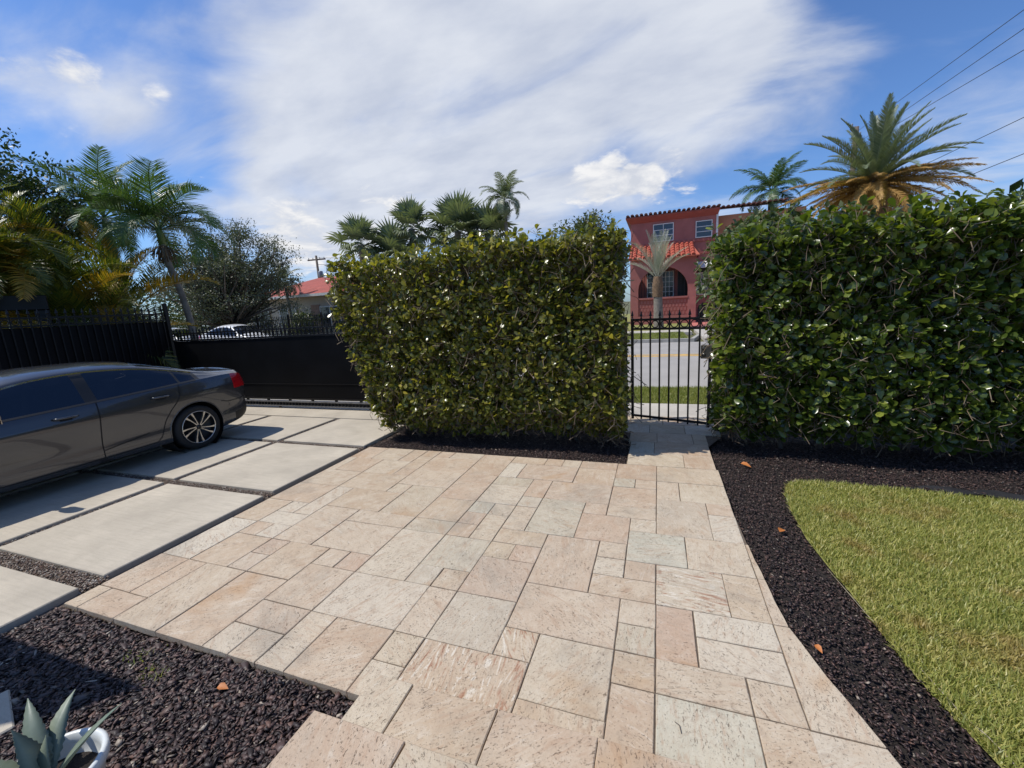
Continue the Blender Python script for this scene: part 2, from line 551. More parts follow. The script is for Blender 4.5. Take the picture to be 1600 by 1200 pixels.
M['pgreen'] = leafy('palm green', [(0.0, (0.04, 0.085, 0.025)), (0.5, (0.075, 0.14, 0.038)), (1.0, (0.14, 0.19, 0.055))], 0.38, 0.25)
M['pgrey'] = leafy('palm grey green', [(0.0, (0.10, 0.135, 0.07)), (0.5, (0.165, 0.20, 0.11)), (1.0, (0.25, 0.265, 0.15))], 0.42, 0.22)
M['pareca'] = leafy('areca leaves', [(0.0, (0.035, 0.06, 0.012)), (0.4, (0.075, 0.10, 0.016)), (0.75, (0.17, 0.165, 0.02)), (1.0, (0.34, 0.25, 0.025))], 0.38, 0.36)
M['pyellow'] = leafy('yellowed palm leaves', [(0.0, (0.16, 0.13, 0.015)), (0.5, (0.36, 0.22, 0.02)), (1.0, (0.48, 0.24, 0.03))], 0.45, 0.36)
M['pbrown'] = leafy('dead palm leaves', [(0.0, (0.19, 0.10, 0.03)), (0.5, (0.38, 0.22, 0.06)), (1.0, (0.52, 0.35, 0.12))], 0.7, 0.22)
M['psilver'] = leafy('silver palm leaves', [(0.0, (0.27, 0.30, 0.22)), (0.5, (0.38, 0.39, 0.31)), (1.0, (0.48, 0.47, 0.37))], 0.5, 0.15)
M['rachis'] = simple('palm stalk', (0.15, 0.15, 0.05), 0.5)
M['shaft'] = simple('palm crownshaft', (0.10, 0.16, 0.045), 0.4, var=0.2)
M['tgrey'] = leafy('grey green tree leaves', [(0.0, (0.05, 0.062, 0.036)), (0.5, (0.10, 0.115, 0.066)), (1.0, (0.18, 0.185, 0.11))], 0.5, 0.2)
M['tdark'] = leafy('dark tree leaves', [(0.0, (0.02, 0.04, 0.012)), (0.5, (0.04, 0.07, 0.02)), (1.0, (0.08, 0.11, 0.03))], 0.45, 0.22)
M['tmid'] = leafy('mid green leaves', [(0.0, (0.04, 0.065, 0.018)), (0.5, (0.075, 0.10, 0.03)), (1.0, (0.15, 0.16, 0.055))], 0.45, 0.25)
M['bark'] = simple('bark', (0.12, 0.095, 0.075), 0.9, var=0.4, scale=6, bmp=0.8)
M['ptrunk'] = simple('palm trunk', (0.19, 0.165, 0.135), 0.85, var=0.35, scale=5, bmp=0.8)
M['pboot'] = simple('old palm boots', (0.16, 0.10, 0.055), 0.9, var=0.5, scale=9, bmp=1.0)
M['black'] = simple('black painted metal', (0.0055, 0.0055, 0.0065), 0.42, var=0.25, scale=4, bmp=0.08, **{'Specular IOR Level': 0.28})
M['panel'] = simple('black sheet panel', (0.0038, 0.004, 0.0048), 0.5, var=0.45, scale=1.6, bmp=0.05, **{'Specular IOR Level': 0.12})
M['rack'] = simple('grey galvanised rail', (0.20, 0.20, 0.20), 0.5, 0.6, var=0.3)
M['lock'] = simple('lock metal', (0.10, 0.095, 0.085), 0.35, 0.7, var=0.3, scale=20)
M['paint'] = simple('dark grey car paint', (0.060, 0.061, 0.066), 0.26, 0.45, **{'Coat Weight': 1.0, 'Coat Roughness': 0.03})
M['white_paint'] = simple('white car paint', (0.75, 0.75, 0.74), 0.3, 0.0, **{'Coat Weight': 1.0})
M['trim'] = simple('black plastic trim', (0.012, 0.012, 0.012), 0.5)
M['seam'] = simple('panel gap', (0.004, 0.004, 0.004), 0.8)
M['chrome'] = simple('bright trim', (0.75, 0.75, 0.76), 0.12, 1.0)
M['rubber'] = simple('tyre rubber', (0.016, 0.016, 0.016), 0.75, bmp=0.3, scale=10)
M['rimdark'] = simple('black wheel', (0.012, 0.012, 0.013), 0.35)
M['rimface'] = simple('machined alloy', (0.62, 0.60, 0.57), 0.28, 0.9)
M['redlamp'] = simple('red lamp lens', (0.42, 0.008, 0.012), 0.12, **{'Coat Weight': 1.0})
M['headlamp'] = simple('clear lamp lens', (0.6, 0.62, 0.65), 0.08, 0.3)
M['seat'] = simple('dark seat fabric', (0.03, 0.03, 0.032), 0.9)
M['stucco'] = simple('red stucco', (0.38, 0.135, 0.115), 0.9, var=0.14, scale=1.2, bmp=0.25)
M['stucco_trim'] = simple('red painted trim', (0.35, 0.095, 0.078), 0.8, var=0.1, scale=2)
M['stucco_side'] = simple('orange stucco', (0.48, 0.21, 0.12), 0.9, var=0.12, scale=1.5, bmp=0.2)
M['rtile'] = island('red barrel tiles', [(0.0, (0.36, 0.055, 0.03)), (0.5, (0.48, 0.085, 0.045)), (1.0, (0.55, 0.14, 0.08))], 0.7, 5.0, 0.2, objrand=True)
M['rtile_dark'] = island('weathered barrel tiles', [(0.0, (0.13, 0.055, 0.045)), (0.5, (0.2, 0.075, 0.055)), (1.0, (0.27, 0.11, 0.08))], 0.8, 5.0, 0.3, objrand=True)
M['white'] = simple('white paint', (0.72, 0.71, 0.68), 0.5, var=0.08, scale=3)
M['cream'] = simple('cream wall', (0.52, 0.46, 0.38), 0.85, var=0.08, scale=1.5)
M['brick'] = simple('pink brick', (0.36, 0.23, 0.18), 0.9, var=0.25, scale=6, bmp=0.4)
M['redpave'] = simple('red paint on paving', (0.47, 0.15, 0.12), 0.85, var=0.15, scale=2)
M['pole'] = simple('weathered pole', (0.12, 0.095, 0.075), 0.9, var=0.3, scale=3)
M['wire'] = simple('cable', (0.02, 0.02, 0.022), 0.6)
M['zinc'] = simple('grey transformer', (0.22, 0.23, 0.24), 0.5, 0.3)
M['potm'] = simple('white glazed pot', (0.62, 0.64, 0.62), 0.35, var=0.10, scale=7)
M['fabric'] = simple('matt black', (0.012, 0.012, 0.014), 0.7, var=0.4, scale=14, bmp=0.5)
M['dryleaf'] = simple('dry orange leaf', (0.44, 0.15, 0.035), 0.6, var=0.35, scale=30)
M['edging'] = simple('clear edging line', (0.30, 0.26, 0.18), 0.4, var=0.2)


def road_roof(name, col):
    m, nt = new_mat(name)
    co = nd(nt, 'ShaderNodeTexCoord').outputs['Object']
    w = nd(nt, 'ShaderNodeTexWave', {'Vector': co, 'Scale': 1.6, 'Distortion': 0.4, 'Detail': 2.0}, bands_direction='X').outputs[1]
    n = noise(nt, co, 1.2, 6.0, 0.7)
    c = ramp(nt, n, [(0.3, tuple(x * 0.7 for x in col)), (0.7, tuple(x * 1.15 for x in col))])
    out(nt, bsdf(nt, c, 0.8, bump(nt, w, 0.6, 0.05)))
    return m


M['farroof'] = road_roof('red tiled roof far', (0.36, 0.075, 0.05))


def glass_mat(name, tint, fac_min=0.08):
    m, nt = new_mat(name)
    fr = nd(nt, 'ShaderNodeFresnel', {'IOR': 1.5}).outputs[0]
    g = nd(nt, 'ShaderNodeBsdfGlossy', {'Color': (0.9, 0.93, 1.0, 1), 'Roughness': 0.02}).outputs[0]
    t = nd(nt, 'ShaderNodeBsdfTransparent', {'Color': (*tint, 1)}).outputs[0]
    out(nt, nd(nt, 'ShaderNodeMixShader', {0: mth(nt, 'MAXIMUM', fr, fac_min), 1: t, 2: g}).outputs[0])
    return m


M['carglass'] = glass_mat('tinted car glass', (0.10, 0.12, 0.14))
M['pane'] = simple('dark window pane', (0.035, 0.045, 0.06), 0.08, 0.0, **{'Coat Weight': 0.5})


def agave_mat():
    m, nt = new_mat('agave leaf')
    co = nd(nt, 'ShaderNodeTexCoord').outputs['Object']
    n = noise(nt, co, 4.0, 5.0, 0.6, 0.5)
    c = ramp(nt, n, [(0.3, (0.11, 0.15, 0.11)), (0.58, (0.19, 0.225, 0.165)), (0.72, (0.34, 0.33, 0.13))])
    p = bsdf(nt, c, 0.5, bump(nt, noise(nt, co, 30.0), 0.15, 0.004))
    out(nt, p)
    return m


M['agave'] = agave_mat()


# ---------------------------------------------------------------- the setting: ground, street, paving, beds
def sheet(name, poly, z, mat, parent=None, kind='structure'):
    me = bpy.data.meshes.new(name)
    me.from_pydata([(x, y, z) for x, y in poly], [], [tuple(range(len(poly)))])
    me.materials.append(mat)
    o = link(name, me, parent)
    if parent is None:
        o['kind'] = kind
    return o


def slab(name, x0, x1, y0, y1, z0, z1, mat, parent=None):
    o = MB().box(x0, x1, y0, y1, z0, z1).build(name, mat, parent)
    if parent is None:
        o['kind'] = 'structure'
    return o


def rect(x0, x1, y0, y1):
    return [(x0, y0), (x1, y0), (x1, y1), (x0, y1)]


sheet('ground', rect(-900, 900, -200, 1500), -0.16, M['earth'])
# street, running along X beyond the hedges
slab('sidewalk', -60, 60, 6.62, 7.48, -0.14, -0.002, M['walk'])
slab('grass_verge', -60, 60, 7.484, 9.02, -0.14, -0.03, M['turf'])
road = sheet('road', rect(-200, 200, 9.02, 19.6), -0.12, M['asphalt'])
for k in (0, 1):
    sheet('road_marking', rect(-120, 120, 14.78 + 0.36 * k, 14.96 + 0.36 * k), -0.116, M['yellow'], road)
far_kerb = MB()
poly = [(-120, 19.6), (1.5, 19.6), (1.9, 21.6), (1.75, 21.6), (1.38, 19.8), (-120, 19.8)]
far_kerb.prism(poly, -0.14, 0.03)
tag(far_kerb.build('kerb', M['kerb']), kind='structure')
slab('grass_verge', -120, 1.3, 19.81, 23.6, -0.14, 0.0, M['turf'])
slab('sidewalk', -120, 1.7, 23.61, 25.6, -0.14, 0.012, M['walk'])
slab('driveway_apron', 1.92, 12, 19.62, 25.6, -0.14, 0.016, M['walk'])
slab('sidewalk', 12.01, 120, 19.62, 25.6, -0.14, 0.012, M['walk'])
slab('front_lawn', -15, 1.95, 25.61, 60, -0.14, 0.02, M['turf'])
slab('red_paving', 1.96, 7.0, 25.61, 33.9, -0.14, 0.024, M['redpave'])
slab('front_lawn', 7.01, 60, 25.61, 60, -0.14, 0.02, M['turf'])

# ---- beds of bark mulch: soil sheets, the chips lie on them as loose geometry
sheet('mulch_bed', rect(-3.86, -1.0, -0.6, 1.36), -0.060, M['soil'])
sheet('mulch_bed', rect(-8.0, -3.865, -0.6, 0.04), -0.062, M['soil'])
sheet('mulch_bed', rect(-3.93, -0.2, 4.45, 6.9), -0.066, M['soil'])
sheet('mulch_bed', rect(0.5, 7.5, 0.2, 6.9), -0.064, M['soil'])

# ---- patio of travertine in the French pattern
MX, MY, Y0 = 0.2032, 0.2010, 1.32
JW = 0.0026                                   # half a joint


def outline_jitter(poly, seg=3, amp=0.0017):
    res = []
    n = len(poly)
    for i in range(n):
        a = Vector((*poly[i], 0))
        b = Vector((*poly[(i + 1) % n], 0))
        d = (b - a)
        nrm = Vector((-d.y, d.x, 0)).normalized()
        for k in range(seg):
            p = a + d * (k / seg)
            if k:
                p += nrm * random.uniform(-amp, amp)
            res.append((p.x, p.y))
    return res


def paver_mesh(poly, depth=0.045, cham=0.0035):
    """poly is counter-clockwise about the local origin"""
    cx = sum(p[0] for p in poly) / len(poly)
    cy = sum(p[1] for p in poly) / len(poly)
    o = outline_jitter(poly)

    def inset(p, c):
        d = Vector((cx - p[0], cy - p[1]))
        L = d.length
        return (p[0] + d.x / L * c * 1.3, p[1] + d.y / L * c * 1.3)
    n = len(o)
    v = [(*inset(p, cham), 0.0) for p in o] + [(*p, -cham) for p in o] + [(*p, -depth) for p in o]
    f = [tuple(range(n))]
    for r in (0, 1):
        for i in range(n):
            j = (i + 1) % n
            f.append((r * n + i, (r + 1) * n + i, (r + 1) * n + j, r * n + j))
    me = bpy.data.meshes.new('paver')
    me.from_pydata(v, [], f)
    me.materials.append(M['trav'])
    return me


pav_cache = {}


def paver(parent, x0, x1, y0, y1, z=0.0, mat=None, poly=None):
    if poly is not None:
        cx = sum(p[0] for p in poly) / len(poly)
        cy = sum(p[1] for p in poly) / len(poly)
        me = paver_mesh([(p[0] - cx, p[1] - cy) for p in poly])
    else:
        cx, cy = (x0 + x1) / 2, (y0 + y1) / 2
        vr = random.randrange(4)
        w, d = (x1 - x0) / 2 - (0.0016, 0.0024, 0.0032, 0.0042)[vr], (y1 - y0) / 2 - (0.0028, 0.0018, 0.0038, 0.0022)[vr]
        key = (round(w, 4), round(d, 4), vr)
        if key not in pav_cache:
            pav_cache[key] = paver_mesh([(-w, -d), (w, -d), (w, d), (-w, d)])
        me = pav_cache[key]
    o = link('paver', me, parent, loc=(cx, cy, z + random.uniform(-0.0013, 0.0013)))
    o.rotation_euler = (random.uniform(-1, 1) * R(0.10), random.uniform(-1, 1) * R(0.10), random.uniform(-1, 1) * R(0.22))
    if mat:
        o.material_slots[0].link = 'OBJECT'
        o.material_slots[0].material = mat
    return o


patio = sheet('patio', [(-3.782, 1.324), (-1.2, 1.324), (-1.2, 1.1), (0.9, 1.10), (0.86, 1.70), (0.66, 2.32), (0.605, 3.7), (0.595, 4.54), (-3.782, 4.54)], -0.0085, M['joint'])
T = [(-18.6, -17.9, 0, 1), (-17.9, -16, 0, 1), (-18.6, -17, 1, 3), (-17, -16, 1, 3), (-16, -14, 0, 3), (-14, -12, 0, 3), (-12, -11, 0, 1), (-11, -10, 0, 1),
     (-12, -10, 1, 2), (-10, -9, 0, 2), (-9, -7, 0, 2), (-7, -6, 1, 2), (-7, -6, 0, 1), (-12, -10, 2, 4), (-10, -7, 2, 4), (-7, -6, 2, 4), (-6, -4, 2, 4),
     (-6, -3, 0, 2), (-4, -3, 2, 3), (-4, -1, 3, 5), (-3, -1, 1, 3), (-3, -1, 0, 1), (-1, 0, 0, 2), (-1, 0, 2, 3), (0, 2, 2, 3), (-1, 0, 3, 4), (-1, 0, 4, 5),
     (0, 1, 3, 5), (1, 3, 4, 5), (1, 3, 3, 4), (2, 3, 2, 3), (0, 2, 0, 2), (0, 2, 5, 7), (2, 3, 5, 7), (-1, 0, 6, 7), (-2, -1, 6, 7), (-2, 0, 5, 6), (-2, -1, 7, 8),
     (-4, -2, 5, 8), (-6, -4, 4, 6), (-6, -5, 6, 7), (-5, -4, 6, 7), (-6, -4, 7, 8), (-3, -1, 8, 10), (-5, -3, 8, 11), (-6, -5, 8, 10), (-6, -5, 10, 11), (-6, -5, 11, 13),
     (-5, -2, 11, 13), (-3, -2, 10, 11), (-2, 0, 10, 11), (-1, 0, 9, 10), (-1, 1, 7, 9), (1, 3, 7, 9), (-2, 0, 11, 13), (-2, -1, 13, 14), (-1, 0, 13, 14), (-2, 0, 14, 16),
     (0, 2, 9, 12), (2, 3, 9, 11), (2, 3, 11, 12), (0, 1, 12, 14), (1, 3, 12, 14), (0, 3, 14, 16), (-4, -2, 13, 15), (-4, -2, 15, 16), (-5, -4, 15, 16), (-7, -4, 13, 15),
     (-14, -12, 3, 5), (-15, -14, 3, 4), (-15, -14, 4, 5), (-17, -15, 3, 5), (-12, -11, 4, 5), (-11, -10, 4, 5), (-10, -8, 4, 7), (-8, -7, 4, 5), (-7, -6, 4, 5),
     (-8, -6, 5, 7), (-7, -6, 7, 9), (-17, -16, 5, 6), (-16, -15, 5, 6), (-17, -15, 6, 7), (-17, -16, 7, 8), (-16, -15, 7, 8), (-18.6, -17, 3, 6), (-18.6, -17, 6, 8),
     (-18.6, -16, 8, 10), (-16, -15, 8, 10), (-15, -13, 5, 8), (-13, -10, 5, 7), (-13, -10, 7, 8), (-10, -8, 7, 8), (-8, -7, 7, 8)]
occ = set()
for a, b, c, d in T:
    for i in range(int(math.floor(a)), int(b)):
        for j in range(int(c), int(d)):
            occ.add((i, j))
sizes = [(2, 3), (3, 2), (2, 2), (2, 2), (1, 2), (2, 1), (1, 1), (3, 2)]
for j in range(0, 16):
    for i in range(-19, 3):
        if (i, j) in occ:
            continue
        random.shuffle(sizes)
        for w, h in sizes + [(1, 1)]:
            cells = [(i + u, j + v) for u in range(w) for v in range(h)]
            if all(c not in occ and c[0] < 3 and c[1] < 16 for c in cells):
                occ.update(cells)
                T.append((max(i, -18.6), i + w, j, j + h))
                break
for a, b, c, d in T:
    sw = (a, b, c, d) in ((0, 2, 5, 7), (-6, -3, 0, 2), (-4, -3, 2, 3))
    paver(patio, a * MX, b * MX, Y0 + c * MY, Y0 + d * MY, mat=M['swirl'] if sw else None)


def redge(y):                                  # the patio's right border, bending outwards near the steps
    return float(np.interp(y, [1.0, 1.66, 1.95, 2.35, 3.0, 3.73, 4.54], [1.09, 0.885, 0.785, 0.675, 0.635, 0.605, 0.592]))


for a, b in ((0, 2), (2, 5), (5, 7), (7, 9), (9, 11), (11, 12), (12, 14), (14, 16)):
    y0, y1 = Y0 + a * MY + JW, Y0 + b * MY - JW
    x0 = (2 if a == 0 else 3) * MX + JW
    ym = (y0 + y1) / 2
    if redge(y0) - x0 > 0.02:
        pl = [(x0, y0), (redge(y0), y0), (redge(ym), ym), (max(redge(y1), x0 + 0.006), y1), (x0, y1)]
        paver(patio, 0, 0, 0, 0, poly=pl)

# ---- path from the patio to the gate
path = sheet('garden_path', [(-0.325, 4.545), (0.592, 4.545), (0.592, 5.3), (0.80, 5.75), (0.80, 6.61), (-0.46, 6.61), (-0.46, 5.9), (-0.325, 5.35)], -0.012, M['joint'])
for j0, j1, cuts in ((16, 18, (-0.318, 0.285, 0.590)), (18, 20, (-0.318, -0.03, 0.590)), (20, 22, (-0.345, 0.0, 0.43, 0.60)), (22, 24, (-0.43, -0.1, 0.36, 0.79)), (24, 26.3, (-0.45, 0.08, 0.52, 0.79))):
    for a, b in zip(cuts[:-1], cuts[1:]):
        paver(path, a, b, Y0 + j0 * MY + 0.004, Y0 + j1 * MY + 0.004)

# ---- the two steps up to the porch where the photographer stands
steps = MB()
steps.box(-6 * MX + 0.01, 7 * MX, -0.8, 1.298, -0.12, 0.120)
steps.box(-6 * MX + 0.012, 7 * MX - 0.003, -0.8, 0.962, 0.120, 0.290)
steps = tag(steps.build('porch_steps', M['cream']), kind='structure')
for a, b in ((-6, -5), (-5, -3), (-3, -1), (-1, 1), (1, 3), (3, 5), (5, 7)):
    paver(steps, a * MX, b * MX, 0.95, 1.312, 0.17)
for r, off in ((0, 0), (1, 1)):
    for a in range(-6 - off, 7, 2):
        paver(steps, max(a, -6) * MX, min(a + 2, 7) * MX, 0.975 - (r + 1) * 0.402, 0.975 - r * 0.402, 0.34)

# ---- driveway: big concrete slabs with gravel joints
drive = sheet('driveway', rect(-10.4, -3.80, -1.0, 5.84), -0.055, M['gravelbed'])
for x0, x1 in ((-5.40, -3.90), (-7.04, -5.51), (-8.66, -7.15), (-10.3, -8.77)):
    for y0, y1 in ((0.03, 1.465), (1.60, 2.965), (3.075, 4.445), (4.56, 5.79)):
        dx = random.uniform(-0.012, 0.012)
        MB().bbox(x0 + dx, x1 + dx, y0 + random.uniform(-0.01, 0.01), y1 + random.uniform(-0.01, 0.01), -0.10, random.uniform(-0.004, 0.003), 0.007).build('concrete_slab', M['slab'], drive)
slab('gate_threshold', -11.5, -3.95, 5.842, 6.615, -0.14, -0.006, M['slab'])

# ---- loose bark, gravel, grass
CHIP_V = [(-0.5, 0.03, 0), (0.5, -0.06, 0.02), (-0.22, -0.24, 0.015), (0.24, 0.23, -0.015), (0.16, 0.08, 0.075), (-0.10, 0.0, -0.07)]
CHIP_F = [(0, 2, 4), (2, 1, 4), (1, 3, 4), (3, 0, 4), (2, 0, 5), (1, 2, 5), (3, 1, 5), (0, 3, 5)]


def in_poly(px, py, poly):
    inside = np.zeros(len(px), bool)
    n = len(poly)
    for i in range(n):
        x0, y0 = poly[i]
        x1, y1 = poly[(i + 1) % n]
        c = ((y0 > py) != (y1 > py)) & (px < (x1 - x0) * (py - y0) / (y1 - y0 + 1e-12) + x0)
        inside ^= c
    return inside


def loose(name, label, cat, poly, n, size, z, mat, spread=0.012, flat=0.5, excl=None):
    xs = [p[0] for p in poly]
    ys = [p[1] for p in poly]
    px = rng.uniform(min(xs), max(xs), n)
    py = rng.uniform(min(ys), max(ys), n)
    k = in_poly(px, py, poly)
    if excl is not None:
        k &= ~in_poly(px, py, excl)
    px, py = px[k], py[k]
    n = len(px)
    a = rng.uniform(0, 2 * PI, n)
    d = np.stack([np.cos(a), np.sin(a), rng.normal(0, 0.30, n)], 1)
    up = unit(np.stack([rng.normal(0, flat, n), rng.normal(0, flat, n), np.ones(n)], 1))
    L = rng.uniform(size[0], size[1], n) * np.where(rng.random(n) < 0.06, 1.5, 1)
    Mx = frames(d, up, L * rng.uniform(0.45, 1.5, n), L, L * rng.uniform(0.6, 1.6, n))
    # chip templates lie along x: swap so the long side follows d
    tv = np.array(CHIP_V)[:, [1, 0, 2]]
    hump = 0.010 * np.sin(px * 3.1 + 1) * np.cos(py * 4.3)
    Tt = np.stack([px, py, z + hump + rng.uniform(0, spread, n)], 1)
    o = link(name, scatter(name, tv, CHIP_F, Mx, Tt, mat))
    return tag(o, label, cat, kind='stuff')


loose('bark_mulch', 'dark brown bark chips in the bed beside the porch steps', 'mulch', [(-3.86, 1.0), (-3.80, 1.315), (-1.24, 1.312), (-1.20, 0.2), (-3.86, 0.2)], 36000, (0.018, 0.056), -0.052, M['chip'], 0.022)
LAWN = [(1.12, 4.14), (1.075, 3.80), (1.06, 3.37), (1.09, 3.0), (1.12, 2.76), (1.16, 2.24), (1.21, 1.95), (1.25, 1.76), (1.36, 1.3), (1.5, 0.5), (7.0, 0.5), (7.0, 4.12), (4.0, 4.24), (2.83, 4.33), (2.26, 4.41), (1.57, 4.46), (1.32, 4.46), (1.18, 4.36)]
RB = [(0.895, 1.66), (0.79, 1.95), (0.68, 2.35), (0.64, 3.0), (0.61, 3.73), (0.60, 5.3), (0.81, 5.8), (4.6, 5.8), (4.6, 4.1), (3.5, 1.0), (1.13, 1.0)]
loose('bark_mulch', 'fine dark bark mulch between the paving, the lawn and the tall right hedge', 'mulch', RB, 110000, (0.010, 0.032), -0.055, M['chip'], 0.022, excl=LAWN)
loose('bark_mulch', 'shaded bark mulch under the hedge left of the gate', 'mulch', [(-3.93, 4.55), (-0.335, 4.545), (-0.335, 5.35), (-0.47, 5.9), (-3.93, 5.9)], 52000, (0.010, 0.030), -0.056, M['chip'], 0.022)
GR = [(-5.52, -5.39, 0.0, 5.8, 9000), (-7.16, -7.03, 0.0, 5.8, 5000), (-10.3, -3.88, 1.45, 1.62, 11000), (-10.3, -3.88, 2.95, 3.09, 8000), (-10.3, -3.9, 4.43, 4.57, 7000)]
gv, gm = [], []
for x0, x1, y0, y1, n in GR:
    px = rng.uniform(x0, x1, n)
    py = rng.uniform(y0, y1, n)
    gv.append(np.stack([px, py, rng.uniform(-0.048, -0.022, n)], 1))
gv = np.concatenate(gv)
n = len(gv)
PEB_V = [(-0.5, 0, 0), (0.5, 0, 0), (0, -0.42, 0), (0, 0.42, 0), (0, 0, 0.36), (0, 0, -0.36)]
a = rng.uniform(0, 2 * PI, n)
L = rng.uniform(0.008, 0.022, n)
Mx = frames(np.stack([np.cos(a), np.sin(a), rng.normal(0, 0.3, n)], 1), np.tile(ZUP, (n, 1)) + rng.normal(0, 0.3, (n, 3)), L, L * rng.uniform(0.8, 1.3, n), L)
tag(link('gravel', scatter('gravel', PEB_V, CHIP_F, Mx, gv, M['pebble'])), 'brown pea gravel in the joints between driveway slabs', 'gravel', kind='stuff')

# ---- lawn and its blades
sheet('lawn', LAWN, -0.035, M['turf'])
BLADE_V = [(-0.5, 0, 0), (0.5, 0, 0), (-0.42, 0.5, 0.10), (0.42, 0.5, 0.10), (0, 1.0, -0.02)]
BLADE_F = [(0, 1, 3), (0, 3, 2), (2, 3, 4)]


def blades(name, label, poly, n, hgt, wid, z, mat, keep=None, lean=0.8):
    xs = [p[0] for p in poly]
    ys = [p[1] for p in poly]
    px = rng.uniform(min(xs), max(xs), n)
    py = rng.uniform(min(ys), max(ys), n)
    k = in_poly(px, py, poly)
    if keep is not None:
        k &= keep(px, py)
    px, py = px[k], py[k]
    n = len(px)
    a = rng.uniform(0, 2 * PI, n)
    ln = np.abs(rng.normal(0, lean, n))
    d = np.stack([np.cos(a) * ln, np.sin(a) * ln, np.ones(n)], 1)
    up = np.stack([-np.cos(a), -np.sin(a), np.full(n, 0.2)], 1) + rng.normal(0, 0.35, (n, 3))
    h = rng.uniform(hgt[0], hgt[1], n)
    Mx = frames(d, up, rng.uniform(wid[0], wid[1], n), h, h)
    Tt = np.stack([px, py, np.full(n, z)], 1)
    o = link(name, scatter(name, BLADE_V, BLADE_F, Mx, Tt, mat))
    return tag(o, label, 'grass', kind='stuff')


blades('lawn_grass', 'yellow green lawn grass right of the curved mulch bed', [(p[0] + rng.uniform(-0.012, 0.012), p[1]) for p in LAWN], 560000, (0.026, 0.066), (0.0035, 0.008), -0.037, M['grass'], lambda x, y: rng.random(len(x)) < np.where(x < 0.78 * y + 0.45, 1.0, np.clip(0.5 - 0.12 * (x - 0.78 * y - 0.45), 0.12, 0.5)), 1.05)
blades('verge_grass', 'green grass strip between sidewalk and road beyond the gate', [(-2.2, 7.5), (2.6, 7.5), (2.6, 9.0), (-2.2, 9.0)], 42000, (0.03, 0.08), (0.005, 0.010), -0.032, M['verge'])
blades('far_verge_grass', 'grass strip and lawn across the road before the red house', [(-3.0, 19.85), (1.25, 19.85), (1.25, 23.5), (-3.0, 23.5)], 26000, (0.04, 0.11), (0.010, 0.018), -0.002, M['verge'])


# ---------------------------------------------------------------- hedges
LEAF_V = [(0, 0, 0), (-0.15, 0.26, 0.035), (0, 0.28, 0), (0.15, 0.26, 0.035), (-0.30, 0.60, 0.065), (0, 0.62, 0.0), (0.30, 0.60, 0.065),
          (-0.23, 0.88, 0.04), (0, 0.90, -0.02), (0.23, 0.88, 0.04), (0, 1.0, -0.04)]
LEAF_F = [(0, 2, 1), (0, 3, 2), (1, 2, 5), (1, 5, 4), (2, 3, 6), (2, 6, 5), (4, 5, 8), (4, 8, 7), (5, 6, 9), (5, 9, 8), (7, 8, 10), (8, 9, 10)]


INNER_V = [(0, 0, 0), (-0.26, 0.5, 0.05), (0, 0.55, 0), (0.26, 0.5, 0.05), (0, 1.0, -0.03)]
INNER_F = [(0, 2, 1), (0, 3, 2), (1, 2, 4), (2, 3, 4)]


def wob(p, seed, f=1.7):
    q = p * f + seed
    return (np.sin(q[:, 0] * 1.7 + q[:, 2] * 1.1) + np.sin(q[:, 1] * 2.3 - q[:, 0] * 1.3 + 1) + np.sin(q[:, 2] * 2.1 + q[:, 0] * 0.7 + 2) + 0.6 * np.sin(q[:, 0] * 4.1 + q[:, 2] * 3.7)) / 3.6


